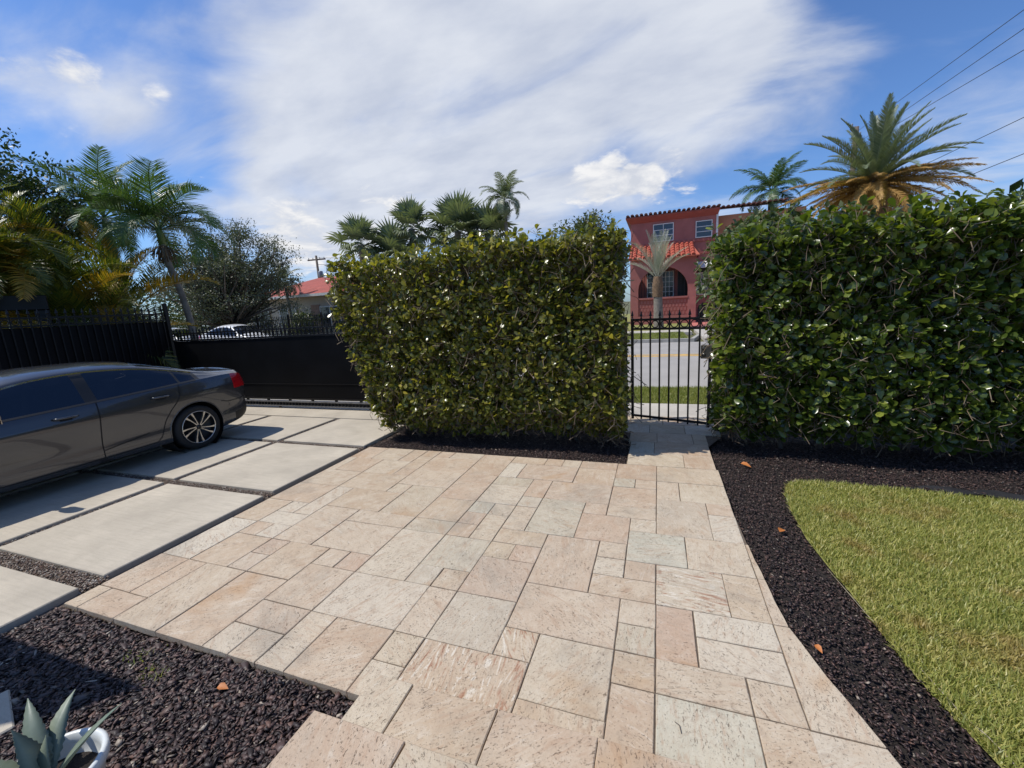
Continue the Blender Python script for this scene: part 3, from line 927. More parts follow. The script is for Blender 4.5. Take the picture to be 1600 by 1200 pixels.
def hedge(label, x0, x1, y0, y1, z0, z1, ends, n_ros, mats, lsize, seed, left_flare=0.0, sparse=0.0):
    root = empty('hedge', ((x0 + x1) / 2, (y0 + y1) / 2 + 0.15, 0), 0, label, 'hedge', 'clipped hedges beside the garden gate')
    org = np.array(root.location)
    W, D, Hh = x1 - x0, y1 - y0, z1 - z0
    faces = [('f', W * Hh * 1.25), ('t', W * D), ('l', D * Hh), ('r', D * Hh * (1 if ends else 0.3)), ('b', W * Hh * 0.45)]
    tot = sum(a for _, a in faces)
    P, NRM = [], []
    for kf, a in faces:
        n = int(n_ros * a / tot)
        u, v = rng.random(n), rng.random(n)
        if kf in 'fb':
            p = np.stack([x0 + u * W, np.full(n, y0 if kf == 'f' else y1), z0 + v * Hh], 1)
            nr = np.tile([0, -1.0 if kf == 'f' else 1.0, 0.12], (n, 1))
        elif kf == 't':
            p = np.stack([x0 + u * W, y0 + v * D, np.full(n, z1)], 1)
            nr = np.tile([0, 0, 1.0], (n, 1))
        else:
            p = np.stack([np.full(n, x0 if kf == 'l' else x1), y0 + u * D, z0 + v * Hh], 1)
            nr = np.tile([-1.0 if kf == 'l' else 1.0, 0, 0.12], (n, 1))
        P.append(p)
        NRM.append(nr)
    P = np.concatenate(P)
    NRM = np.concatenate(NRM)
    # thin patches where the twigs show
    dens = wob(P, seed * 3.3, 2.6)
    keep = rng.random(len(P)) > np.clip(sparse + 0.30 * (dens - 0.1), 0, 0.8)
    P, NRM = P[keep], NRM[keep]
    n = len(P)
    depth = np.abs(rng.normal(0, 0.10, n)) + np.where(rng.random(n) < 0.35, rng.uniform(0, 0.42, n), 0)
    P = P + NRM * (wob(P, seed) * 0.075 - depth)[:, None]
    fl = np.clip((P[:, 2] - 0.2) / 1.6, 0, 1)
    side = np.clip(1 - (P[:, 0] - x0) / 0.9, 0, 1)
    P[:, 0] -= left_flare * fl * side
    low = np.clip(0.42 - P[:, 2], 0, 0.4)
    P[:, 1] += low * 0.75 * (P[:, 1] < (y0 + y1) / 2)
    P[:, 2] += np.where(P[:, 2] < z0 + 0.35, np.abs(wob(P, seed + 9, 3.0)) * 0.14, 0)
    # loose sprigs over the top
    top = (NRM[:, 2] > 0.5) & (rng.random(n) < 0.26)
    P[top, 2] += rng.uniform(0.03, 0.20, top.sum())
    axis = unit(NRM * 0.75 + np.array([0, 0, 0.62]) + rng.normal(0, 0.42, (n, 3)))
    cnt = rng.integers(4, 8, n)
    idx = np.repeat(np.arange(n), cnt)
    m = len(idx)
    ax = axis[idx]
    t1 = unit(np.cross(ax, rng.normal(0, 1, (m, 3))))
    t2 = np.cross(ax, t1)
    ph = rng.uniform(0, 2 * PI, m)
    rad = np.cos(ph)[:, None] * t1 + np.sin(ph)[:, None] * t2
    open_ = rng.uniform(0.5, 1.45, m)
    d = unit(ax * np.cos(open_)[:, None] + rad * np.sin(open_)[:, None] + np.array([0, 0, -0.12]))
    up = ax * np.sin(open_)[:, None] - rad * np.cos(open_)[:, None] + rng.normal(0, 0.33, (m, 3))
    L = rng.uniform(lsize[0], lsize[1], m)
    Mx = frames(d, up, L * rng.uniform(0.85, 1.12, m), L, L * rng.uniform(0.5, 1.9, m))
    Tt = P[idx] - ax * rng.uniform(-0.015, 0.06, m)[:, None] + rad * 0.008
    ok = Tt[:, 2] > 0.03
    Mx, Tt, idx = Mx[ok], Tt[ok], idx[ok]
    # the leaves nearest the camera are pieces of their own
    score = (depth[idx] + 0.5 * (NRM[idx, 1] > -0.5) + 2.0 * (Tt[:, 0] > 0.64 * Tt[:, 1] + 0.05) + rng.random(len(idx)) * 0.12) - 1.6 * np.linalg.norm(Mx[:, :, 1], axis=1)
    order = np.argsort(score)
    own, rest = order[:300], order[300:]
    lm = np_mesh('leaf', LEAF_V, LEAF_F, M[mats[1]], True)
    for i in own:
        A = Mx[i]
        t = Tt[i] - org
        link('leaf', lm, root, matrix=Matrix(((A[0, 0], A[0, 1], A[0, 2], t[0]), (A[1, 0], A[1, 1], A[1, 2], t[1]), (A[2, 0], A[2, 1], A[2, 2], t[2]), (0, 0, 0, 1))))
    deep = depth[idx[rest]] > 0.17
    fo = link('foliage', scatter('foliage', LEAF_V, LEAF_F, Mx[rest[~deep]], Tt[rest[~deep]] - org, M[mats[0]], True), root)
    fo['kind'] = 'stuff'
    # leaves deep inside, simpler
    k = int(W * D * Hh * 1500)
    q = np.stack([rng.uniform(x0 + 0.22, x1 - 0.18, k), rng.uniform(y0 + 0.30, y1 - 0.25, k), rng.uniform(z0 + 0.12, z1 - 0.2, k)], 1)
    L2 = rng.uniform(0.08, 0.125, k)
    M2 = frames(rng.normal(0, 1, (k, 3)), rng.normal(0, 1, (k, 3)), L2, L2, L2)
    Mi = np.concatenate([Mx[rest[deep]], M2])
    Ti = np.concatenate([Tt[rest[deep]], q]) - org
    fi = link('inner_foliage', scatter('inner_foliage', INNER_V, INNER_F, Mi, Ti, M[mats[0]], True), root)
    fi['kind'] = 'stuff'
    # twigs: bent, rising outwards through the outer shell
    tm = MB()
    pick = rng.choice(n, min(n, 6500), replace=False)
    for i in pick:
        p = Vector(P[i])
        o = Vector(NRM[i])
        p = p + o * random.uniform(-0.04, 0.06)
        b = p - o * random.uniform(-0.03, 0.14) + Vector((random.gauss(0, 0.10), random.gauss(0, 0.05), -random.uniform(0.02, 0.24)))
        b.z = max(b.z, 0.02)
        mid = (p + b) / 2 + Vector((random.gauss(0, 0.05), random.gauss(0, 0.03), random.gauss(0, 0.04)))
        mid2 = p * 0.75 + b * 0.25 + Vector((random.gauss(0, 0.035), random.gauss(0, 0.03), random.gauss(0, 0.03)))
        r = random.uniform(0.0022, 0.0042)
        tm.tube([b - Vector(org), mid - Vector(org), mid2 - Vector(org), p - Vector(org)], [r * 1.4, r, r * 0.8, r * 0.5], 4, True, False)
    tw = tm.build('twigs', M['twig'], root)
    tw['kind'] = 'stuff'
    # stems rising from the bed
    k = int(W / 0.42)
    for i in range(k):
        x = x0 + (i + 0.5) * W / k + random.uniform(-0.1, 0.1)
        y = (y0 + y1) / 2 + random.uniform(0.0, 0.3)
        pts = [Vector((x, y, -0.05)), Vector((x + random.gauss(0, 0.05), y + random.gauss(0, 0.04), 0.6)), Vector((x + random.gauss(0, 0.13), y + random.gauss(0, 0.1), 1.4)), Vector((x + random.gauss(0, 0.2), y + random.gauss(0, 0.15), z1 - 0.25))]
        MB().tube([p - Vector(org) for p in pts], [0.028, 0.022, 0.016, 0.007], 6).build('stem', M['bark'], root)
    return root


hedge('tall clipped hedge of round leaves between the driveway gate and the garden gate', -3.86, -0.40, 4.80, 5.82, 0.10, 2.56, True, 7600, ('hedge', 'hedge_o'), (0.05, 0.095), 1.0, 0.50, 0.0)
hedge('deep green clipped hedge of glossy round leaves right of the garden gate', 0.70, 5.6, 5.02, 6.0, 0.10, 2.40, False, 7600, ('hedger', 'hedger_o'), (0.06, 0.115), 4.7, 0.05, 0.12)


# ---------------------------------------------------------------- ironwork
def ring_mesh(r, t, mat, n=18):
    """a flat ring standing in the XZ plane"""
    mb = MB()
    pts = []
    v, f = [], []
    for k in range(n):
        a = 2 * PI * k / n
        c, s = math.cos(a), math.sin(a)
        for q in range(4):
            rr = r + (t, t, -t, -t)[q] / 2
            yy = (t, -t, -t, t)[q] / 2
            v.append((rr * c, yy, rr * s))
    for k in range(n):
        k2 = (k + 1) % n
        for q in range(4):
            f.append((k * 4 + q, k * 4 + (q + 1) % 4, k2 * 4 + (q + 1) % 4, k2 * 4 + q))
    mb.add(v, f, False)
    return mb.mesh('ring', mat)


def spear(mb, x, z, s=1.0):
    """spear point with a collar on top of a bar"""
    mb.lathe([(0.0, 0.118 * s), (0.006 * s, 0.10 * s), (0.021 * s, 0.042 * s), (0.017 * s, 0.034 * s), (0.008 * s, 0.03 * s), (0.008 * s, 0.022 * s), (0.013 * s, 0.019 * s), (0.013 * s, 0.006 * s), (0.009 * s, 0.0)], 8, Matrix.Translation((x, 0, z)), False)
    return mb


def picket_mesh(z0, z1, w, mat, tip=1.0):
    mb = MB().box(-w / 2, w / 2, -w / 2, w / 2, z0, z1)
    if tip:
        spear(mb, 0, z1, tip)
    return mb.mesh('picket', mat)


# ---- garden gate, a little ajar
A0, A1 = Vector((-0.363, 6.29, 0)), Vector((0.666, 5.95, 0))
gw = (A1 - A0).length
gate = empty('garden_gate', A0, math.atan2(A1.y - A0.y, A1.x - A0.x), 'black iron garden gate with ring band and spear tops between the hedges', 'gate')
for x in (0.016, gw - 0.016):
    MB().bbox(x - 0.017, x + 0.017, -0.017, 0.017, 0.045, 1.535, 0.003).build('stile', M['black'], gate)
for z, h in ((1.515, 0.032), (1.385, 0.028), (0.10, 0.03)):
    MB().box(0.034, gw - 0.034, -0.0125, 0.0125, z - h / 2, z + h / 2).build('rail', M['black'], gate)
pm = MB().box(-0.0095, 0.0095, -0.0095, 0.0095, 0.055, 1.528)
spear(pm, 0, 1.528, 1.0)
pm = pm.mesh('picket', M['black'])
NP = 9
sp = (gw - 0.032) / (NP - 1)
for i in range(1, NP - 1):
    link('picket', pm, gate, loc=(0.016 + i * sp, 0.0, 0))
tipm = spear(MB(), 0, 1.536, 1.0).mesh('finial', M['black'])
for x in (0.016, gw - 0.016):
    link('finial', tipm, gate, loc=(x, 0, 0))
rm = ring_mesh(0.047, 0.012, M['black'])
for i in range(NP - 1):
    link('ring', rm, gate, loc=(0.016 + (i + 0.5) * sp, 0, 1.449))
lk = MB().bbox(gw - 0.125, gw + 0.012, -0.036, 0.036, 0.985, 1.165, 0.005).build('lock_box', M['lock'], gate)
for z in (1.118, 1.035):
    MB().lathe([(0.0, 0.014), (0.016, 0.012), (0.024, 0.004), (0.026, 0.0)], 14, Matrix.Translation((gw - 0.085, -0.0365, z)) @ Matrix.Rotation(R(90), 4, 'X')).build('knob', M['chrome'] if False else M['lock'], lk)
for z in (0.30, 1.30):
    MB().tube([(-0.055, 0.0, z), (-0.002, 0.0, z)], 0.011, 8).build('hinge', M['black'], gate)
po = MB().bbox(-0.03, 0.03, -0.03, 0.03, -0.05, 1.56, 0.004).build('gate_post', M['black'], loc=(-0.452, 6.315, 0))
tag(po, 'black square steel post carrying the hinges of the garden gate', 'post', 'posts of the garden gate')
po = MB().bbox(-0.036, 0.036, -0.036, 0.036, -0.05, 1.62, 0.004).build('gate_post', M['black'], loc=(0.765, 5.985, 0))
tag(po, 'black square steel post on the lock side of the garden gate', 'post', 'posts of the garden gate')

# ---- sliding driveway gate with solid panel
XG0, XG1, YG = -10.42, -4.05, 6.42
sg = empty('sliding_gate', (XG0, YG, 0), 0, 'black solid panel sliding driveway gate with short pickets along its top', 'gate')
Lg = XG1 - XG0
MB().bbox(0, Lg, -0.012, 0.012, 0.215, 1.465, 0.003).build('panel', M['panel'], sg)
for z, h, d in ((1.485, 0.035, 0.05), (1.635, 0.03, 0.04), (0.195, 0.035, 0.05)):
    MB().box(0, Lg, -d / 2, d / 2, z - h / 2, z + h / 2).build('rail', M['black'], sg)
MB().box(0, Lg, -0.022, -0.0125, 0.50, 0.515).build('panel_seam', M['black'], sg)
n = int(Lg / 0.105)
spm = MB().box(-0.009, 0.009, -0.009, 0.009, 1.503, 1.655)
spear(spm, 0, 1.655, 0.85)
spm = spm.mesh('picket', M['black'])
rgm = ring_mesh(0.040, 0.011, M['black'], 14)
for i in range(n):
    x = 0.05 + i * (Lg - 0.1) / (n - 1)
    link('picket', spm, sg, loc=(x, 0, 0))
    if i < n - 1:
        link('ring', rgm, sg, loc=(x + 0.5 * (Lg - 0.1) / (n - 1), 0, 1.562))
MB().box(0, Lg, -0.045, 0.045, 0.128, 0.150).build('bottom_rail', M['rack'], sg)
MB().box(0, Lg, -0.045, 0.045, 0.038, 0.060).build('bottom_rail', M['rack'], sg)
bal = MB().box(-0.012, 0.012, -0.04, 0.04, 0.060, 0.128).mesh('spacer', M['black'])
bal2 = MB().box(-0.02, 0.02, -0.02, 0.02, 0.150, 0.178).mesh('spacer', M['black'])
for i in range(int(Lg / 0.085)):
    link('spacer', bal, sg, loc=(0.05 + i * 0.085, 0, 0))
for i in range(int(Lg / 0.6)):
    link('bracket', bal2, sg, loc=(0.2 + i * 0.6, 0, 0))
for x in (2.9, 5.2):
    MB().lathe([(0.0, -0.014), (0.030, -0.014), (0.036, 0), (0.030, 0.014), (0.0, 0.014)], 16, Matrix.Translation((x, 0, 0.033)) @ Matrix.Rotation(R(90), 4, 'X')).build('roller', M['black'], sg)
tr = MB().box(XG0 - 0.5, XG1, YG - 0.012, YG + 0.012, -0.006, 0.004).build('gate_track', M['rack'])
tag(tr, 'thin steel track on the ground under the sliding driveway gate', 'track')

# ---- fence on the left boundary, pickets before a solid sheet
XF, YF0, YF1 = -10.55, 0.8, 6.45
fe = empty('side_fence', (XF, YF0, 0), R(90), 'tall black picket fence with solid backing behind the parked car', 'fence')
Lf = YF1 - YF0
MB().box(0, Lf, 0.016, 0.026, 0.03, 1.93).build('panel', M['panel'], fe)
for z in (2.10, 1.955, 0.12):
    MB().box(0, Lf, -0.015, 0.015, z - 0.016, z + 0.016).build('rail', M['black'], fe)
pf = picket_mesh(0.02, 2.125, 0.022, M['black'], 1.15)
n = int(Lf / 0.125)
rgf = ring_mesh(0.046, 0.012, M['black'], 14)
for i in range(n):
    x = 0.06 + i * 0.125
    link('picket', pf, fe, loc=(x, 0, 0))
    link('ring', rgf, fe, loc=(x + 0.0625, 0, 2.028))
for x in (0.0, Lf / 2, Lf):
    MB().bbox(x - 0.035, x + 0.035, -0.035, 0.035, -0.05, 2.33, 0.004).build('post', M['black'], fe)

# ---- far picket fence across the street
ff = empty('street_fence', (-36, 20.75, 0), 0, 'thin black picket fence across the street before the low house', 'fence')
fpm = MB().box(-0.012, 0.012, -0.012, 0.012, 0.05, 2.02)
fpm.add([(-0.02, -0.02, 2.02), (0.02, -0.02, 2.02), (0.02, 0.02, 2.02), (-0.02, 0.02, 2.02), (0, 0, 2.12)], [(0, 1, 4), (1, 2, 4), (2, 3, 4), (3, 0, 4)])
fpm = fpm.mesh('picket', M['black'])
for i in range(132):
    link('picket', fpm, ff, loc=(i * 0.15, 0, 0))
for z in (0.2, 1.3, 1.86):
    MB().box(-0.1, 19.8, -0.02, 0.02, z - 0.02, z + 0.02).build('rail', M['black'], ff)
for i in range(8):
    MB().box(i * 2.7 - 0.04, i * 2.7 + 0.04, 0.03, 0.11, 0, 2.2).build('post', M['black'], ff)

# ---- black frame showing over the fence at the far left
fr = empty('black_frame', (-11.75, 4.45, 0), R(64), 'black flat topped metal frame behind the side fence', 'frame')
MB().bbox(-1.6, 0.55, -0.10, 0.10, 2.28, 2.56, 0.01).build('beam', M['black'], fr)
MB().bbox(0.34, 0.55, -0.09, 0.09, 0.0, 2.275, 0.01).build('leg', M['black'], fr)
MB().bbox(-1.6, -1.4, -0.09, 0.09, 0.0, 2.275, 0.01).build('leg', M['black'], fr)


# ---------------------------------------------------------------- cars
def herm(x, pts):
    xs = np.array([p[0] for p in pts], float)
    ys = np.array([p[1] for p in pts], float)
    m = np.gradient(ys, xs)
    d = np.diff(ys) / np.diff(xs)
    for i in range(1, len(xs) - 1):                     # no overshoot
        if d[i - 1] * d[i] <= 0:
            m[i] = 0
        else:
            m[i] = 2 * d[i - 1] * d[i] / (d[i - 1] + d[i])
    x = np.clip(x, xs[0], xs[-1])
    k = np.clip(np.searchsorted(xs, x) - 1, 0, len(xs) - 2)
    h = xs[k + 1] - xs[k]
    t = (x - xs[k]) / h
    return (2 * t**3 - 3 * t**2 + 1) * ys[k] + (t**3 - 2 * t**2 + t) * h * m[k] + (-2 * t**3 + 3 * t**2) * ys[k + 1] + (t**3 - t**2) * h * m[k + 1]


LEN = 4.63
RA, FA, WR = 0.93, 3.63, 0.375                          # rear axle, front axle (from the tail), arch radius


def section(s):
    """half cross-section at distance s from the tail: list of (half width, height), floor to roof centre"""
    w = herm(s, [(0, 0.70), (0.06, 0.775), (0.2, 0.842), (0.5, 0.885), (0.95, 0.902), (2, 0.898), (3.0, 0.895), (3.7, 0.89), (4.1, 0.855), (4.4, 0.76), (4.58, 0.60), (4.63, 0.5)])
    zl = herm(s, [(0, 0.40), (0.08, 0.30), (0.3, 0.235), (0.7, 0.195), (4.0, 0.185), (4.45, 0.2), (4.63, 0.27)])
    zb = herm(s, [(0, 0.90), (0.05, 0.975), (0.15, 1.01), (0.4, 1.02), (0.8, 1.005), (1.3, 0.98), (2, 0.95), (3, 0.915), (3.5, 0.895), (3.9, 0.835), (4.3, 0.755), (4.55, 0.66), (4.63, 0.55)])
    zr = herm(s, [(0, 0.94), (0.05, 1.005), (0.15, 1.035), (0.45, 1.05), (0.7, 1.085), (1.0, 1.165), (1.5, 1.27), (2, 1.305), (2.4, 1.285), (2.8, 1.205), (3.2, 1.06), (3.5, 0.93), (3.7, 0.885), (4.0, 0.84), (4.3, 0.775), (4.55, 0.685), (4.63, 0.57)])
    wr = herm(s, [(0, 0.60), (0.06, 0.67), (0.2, 0.735), (0.5, 0.745), (0.8, 0.70), (1.2, 0.645), (2, 0.60), (2.6, 0.615), (3.1, 0.67), (3.45, 0.72), (3.8, 0.72), (4.2, 0.66), (4.5, 0.52), (4.63, 0.4)])
    zc = herm(s, [(0, 0.97), (0.04, 1.05), (0.10, 1.095), (0.16, 1.085), (0.45, 1.115), (0.62, 1.155), (1.0, 1.275), (1.45, 1.382), (1.8, 1.412), (2.2, 1.416), (2.55, 1.39), (2.8, 1.335), (3.2, 1.165), (3.5, 1.03), (3.7, 0.97), (4.1, 0.905), (4.4, 0.815), (4.58, 0.72), (4.63, 0.60)])
    H = zb - zl
    p = [(0.0, zl), (w * 0.6, zl), (w - 0.10, zl + 0.005), (w - 0.055, zl + 0.03), (w - 0.035, zl + H * 0.10), (w - 0.030, zl + H * 0.22), (w - 0.034, zl + H * 0.34),
         (w - 0.016, zl + H * 0.52), (w - 0.002, zl + H * 0.70), (w, zl + H * 0.79), (w - 0.014, zl + H * 0.86), (w - 0.032, zl + H * 0.94), (w - 0.052, zb),
         ]
    wb = w - 0.052
    g = wr
    p += [(wb - 0.014, zb + 0.012 * min(1, max(0.2, (zr - zb) / 0.1))), (wb * 0.62 + g * 0.38 - 0.004, zb * 0.6 + zr * 0.4), (wb * 0.28 + g * 0.72, zb * 0.24 + zr * 0.76), (g, zr),
          (g - 0.035, zr + (zc - zr) * 0.30), (g * 0.78, zr + (zc - zr) * 0.62), (g * 0.45, zr + (zc - zr) * 0.90), (0.0, zc)]
    return p


NCP = 21
SUBV = 3


def dense(p):
    """smooth resampling of a section, SUBV points per span"""
    p = np.array(p)
    t = np.arange(NCP)
    q = np.linspace(0, NCP - 1, (NCP - 1) * SUBV + 1)
    # sharp corners kept at the shoulder line, belt and rail
    a = np.stack([np.interp(q, t, p[:, 0]), np.interp(q, t, p[:, 1])], 1)
    cr = np.empty_like(a)
    pm = np.vstack([2 * p[0] - p[1], p, 2 * p[-1] - p[-2]])
    k = np.minimum(q.astype(int), NCP - 2)
    u = (q - k)[:, None]
    p0, p1, p2, p3 = pm[k], pm[k + 1], pm[k + 2], pm[k + 3]
    cr = 0.5 * ((2 * p1) + (-p0 + p2) * u + (2 * p0 - 5 * p1 + 4 * p2 - p3) * u**2 + (-p0 + 3 * p1 - 3 * p2 + p3) * u**3)
    r = 0.35 * a + 0.65 * cr
    r[:, 0] = np.maximum(r[:, 0], 0)
    return r


STN = np.unique(np.concatenate([np.linspace(0, 0.3, 14), np.linspace(0.3, 4.3, 136), np.linspace(4.3, LEN, 14)]))
SEC = np.array([dense(section(s)) for s in STN])         # (S, V, 2)
NS, NV = SEC.shape[:2]
SH = LEN / 2


def side_x(s, z):
    """half width of the car's side at s, height z (below the rail)"""
    i = np.clip(np.searchsorted(STN, s), 1, NS - 1)
    t = (s - STN[i - 1]) / (STN[i] - STN[i - 1])
    sec = SEC[i - 1] * (1 - t) + SEC[i] * t
    lo, hi = 2 * SUBV, 16 * SUBV + 1
    return float(np.interp(z, sec[lo:hi, 1], sec[lo:hi, 0]))


def build_car(label, paint, group=None, detail=True, name='parked_car'):
    root = empty(name, (0, 0, 0), 0, label, 'car', group)
    # vertices of both halves: column c = -NV+1 .. NV-1 (left to right over the roof), y = SH - s (tail at +y)
    V = np.zeros((NS, NV, 3))
    V[:, :, 0] = SEC[:, :, 0]
    V[:, :, 1] = (SH - STN)[:, None]
    V[:, :, 2] = SEC[:, :, 1]
    S = np.repeat(STN[:, None], NV, 1)
    # analytic normals
    du = np.gradient(V, axis=0)
    dv = np.gradient(V, axis=1)
    Nn = unit(np.cross(dv, du))
    flip = (Nn[:, :, 0] * 1.0 + Nn[:, :, 2] * 0.2) < 0
    if flip.mean() > 0.5:
        Nn = -Nn
    # wheel arches: verts inside the circle move out to it
    inside = np.zeros((NS, NV), bool)
    for ax in (RA, FA):
        zc = 0.325
        dx, dz = S - ax, V[:, :, 2] - zc
        rr = np.sqrt(dx**2 + dz**2)
        body = (np.arange(NV)[None] >= 2 * SUBV) & (np.arange(NV)[None] <= 12 * SUBV) | (V[:, :, 2] < 0.23)
        ins = (rr < WR) & body
        # only the rim of the hole is moved
        inside |= ins
        m = ins & (rr > WR - 0.06)
        ii, jj = np.nonzero(m)
        for i, j in zip(ii, jj):
            k = WR / max(rr[i, j], 1e-6)
            s2, z2 = ax + dx[i, j] * k, zc + dz[i, j] * k
            if z2 < V[i, 2 * SUBV, 2]:
                continue
            V[i, j] = (side_x(s2, z2) + 0.004, SH - s2, z2)
    moved = inside.copy()
    # face labels
    fc = 0.25 * (V[:-1, :-1] + V[1:, :-1] + V[:-1, 1:] + V[1:, 1:])
    fs = SH - fc[:, :, 1]
    J = np.arange(NV - 1)[None].repeat(NS - 1, 0)
    lab = np.full((NS - 1, NV - 1), 'body', dtype=object)
    full_in = inside[:-1, :-1] & inside[1:, :-1] & inside[:-1, 1:] & inside[1:, 1:]
    side = (J >= 2 * SUBV) & (J < 12 * SUBV)
    b3 = 3 * SUBV
    dr = np.sqrt((fs - RA)**2 + (fc[:, :, 2] - 0.325)**2)
    df = np.sqrt((fs - FA)**2 + (fc[:, :, 2] - 0.325)**2)
    lab[side & (J >= 4 * SUBV) & (fs > 2.05) & (fs < 3.17) & (df > 0.47)] = 'front_door'
    lab[side & (J >= 4 * SUBV) & (fs > 1.13) & (fs <= 2.05) & (dr > 0.47)] = 'rear_door'
    gl = (J >= 13 * SUBV) & (J < 16 * SUBV)
    lab[gl & (fs > 0.78) & (fs <= 0.83)] = 'rear_pillar'
    lab[gl & (fs > 0.83) & (fs < 1.2)] = 'quarter_pillar'
    lab[gl & (fs >= 1.2) & (fs < 2.6)] = 'middle_pillar'
    lab[gl & (fs >= 2.6) & (fs < 3.36)] = 'front_pillar'
    zwin = fc[:, :, 2]
    lab[gl & (fs > 1.08) & (fs < 1.99)] = 'rear_side_window'
    lab[gl & (fs > 0.83) & (fs < 1.05)] = 'quarter_window'
    lab[gl & (fs > 2.10) & (fs < 3.30)] = 'front_side_window'
    rf = (J >= 17 * SUBV)
    lab[rf & (fs > 0.60) & (fs < 1.40)] = 'rear_window'
    lab[rf & (fs > 2.78) & (fs < 3.55)] = 'windshield'
    lab[(J < 3 * SUBV)] = 'underbody'
    lab[(J >= 2 * SUBV) & (J < 4 * SUBV) & (fs > 1.0) & (fs < 3.5)] = 'sill'
    lab[(J >= 2 * SUBV) & (J < 5 * SUBV) & ((fs < 0.32) | (fs > 4.3))] = 'bumper_trim'
    lamp = (fs < 0.30) & (J >= 8 * SUBV) & (J < 12 * SUBV)
    lab[lamp] = 'taillight'
    lab[(fs > 4.25) & (fs < 4.6) & (J >= 10 * SUBV) & (J < 13 * SUBV)] = 'headlight'
    lab[full_in] = ''
    mats = dict(body=paint, front_door=paint, rear_door=paint, rear_pillar=M['trim'], quarter_pillar=M['trim'], middle_pillar=M['trim'], front_pillar=M['trim'], rear_side_window=M['carglass'], quarter_window=M['carglass'], front_side_window=M['carglass'],
                rear_window=M['carglass'], windshield=M['carglass'], underbody=M['trim'], sill=paint, bumper_trim=M['trim'], taillight=M['redlamp'], headlight=M['headlamp'])
    nameof = dict(rear_pillar='pillar', quarter_pillar='pillar', middle_pillar='pillar', front_pillar='pillar', front_door='door', rear_door='door', rear_side_window='side_window', front_side_window='side_window')
    made = {}
    for lb in mats:
        both = lb in ('body', 'rear_window', 'windshield', 'underbody', 'bumper_trim')
        ii, jj = np.nonzero(lab == lb)
        if not len(ii):
            continue
        for sgs in ((1, -1),) if both else ((1,), (-1,)):
            ids = {}
            vs, ns, fs_ = [], [], []
            for sg in sgs:
                for i, j in zip(ii, jj):
                    q = []
                    for a, b in ((i, j), (i + 1, j), (i + 1, j + 1), (i, j + 1)):
                        key = (a, b, sg if 0 < b < NV - 1 else 0)
                        if key not in ids:
                            ids[key] = len(vs)
                            x, y, z = V[a, b]
                            vs.append((x * sg, y, z))
                            nx, ny, nz = Nn[a, b]
                            if b == NV - 1:
                                nx = 0
                            ns.append((nx * sg, ny, nz))
                        q.append(ids[key])
                    fs_.append(q if sg < 0 else q[::-1])
            if lb == 'body':
                # close the tail and the nose
                for i, inv in ((0, False), (NS - 1, True)):
                    q = [ids.get((i, b, 1 if 0 < b < NV - 1 else 0)) for b in range(4 * SUBV, NV)] + [ids.get((i, b, -1)) for b in range(NV - 2, 4 * SUBV - 1, -1)]
                    q = [k for k in q if k is not None]
                    fs_.append(q if not inv else q[::-1])
            me = bpy.data.meshes.new(lb)
            me.from_pydata(vs, [], fs_)
            me.polygons.foreach_set('use_smooth', [True] * len(fs_))
            me.materials.append(mats[lb])
            nn = np.array(ns)
            nn = nn / np.maximum(np.linalg.norm(nn, axis=1, keepdims=True), 1e-9)
            me.normals_split_custom_set_from_vertices([tuple(v) for v in nn])
            o = link(nameof.get(lb, lb), me, root)
            made[(lb, sgs[0])] = o
    if not detail:
        pass
    # wheel wells, wheels
    for ax in (RA, FA):
        for sg in (1, -1):
            y = SH - ax
            MB().lathe([(WR + 0.012, -0.02), (WR + 0.012, -0.36), (0.0, -0.36)], 28, Matrix.Translation((sg * 0.86, y, 0.325)) @ Matrix.Rotation(R(90) * sg, 4, 'Y')).build('wheel_well', M['trim'], root)
            whl = empty('wheel', (sg * 0.872, y, 0.3235))
            whl.parent = root
            whl.rotation_euler = (0, R(90) * sg, 0)
            MB().lathe([(0.225, -0.20), (0.27, -0.212), (0.305, -0.205), (0.321, -0.18), (0.3235, -0.11), (0.321, -0.03), (0.308, -0.004), (0.275, 0.006), (0.247, 0.003), (0.238, -0.006), (0.232, -0.03)], 48).build('tyre', M['rubber'], whl)
            MB().lathe([(0.240, 0.0), (0.236, 0.004), (0.228, -0.004), (0.222, -0.03), (0.215, -0.09), (0.0, -0.10)], 48).build('rim', M['rimdark'], whl)
            lip = MB().lathe([(0.2385, -0.001), (0.2385, 0.004), (0.231, 0.005), (0.228, 0.0)], 48)
            lip.build('rim_lip', M['rimface'], whl)
            sm = MB()
            # one spoke: tapered, leaning blade from hub to lip
            v = []
            for r_, wd, zz, tw in ((0.030, 0.008, -0.012, 0.0), (0.09, 0.005, -0.006, 0.012), (0.16, 0.0075, -0.006, 0.028), (0.229, 0.016, -0.004, 0.052)):
                for dx in (-wd, wd):
                    v.append((r_, dx + tw, zz))
                for dx in (wd, -wd):
                    v.append((r_, dx + tw, zz - 0.03))
            f = []
            for k in range(3):
                for q in range(4):
                    f.append((k * 4 + q, k * 4 + (q + 1) % 4, (k + 1) * 4 + (q + 1) % 4, (k + 1) * 4 + q))
            f.append((3, 2, 1, 0))
            sm.add(v, f)
            sm = sm.mesh('spoke', M['rimface'])
            for k in range(10):
                link('spoke', sm, whl, rot=(0, 0, k * 2 * PI / 10 + (0.10 if k % 2 else -0.10)))
            MB().lathe([(0.0, 0.004), (0.026, 0.003), (0.034, -0.006), (0.036, -0.03)], 20).build('hub_cap', M['rimdark'], whl)
    if not detail:
        return root
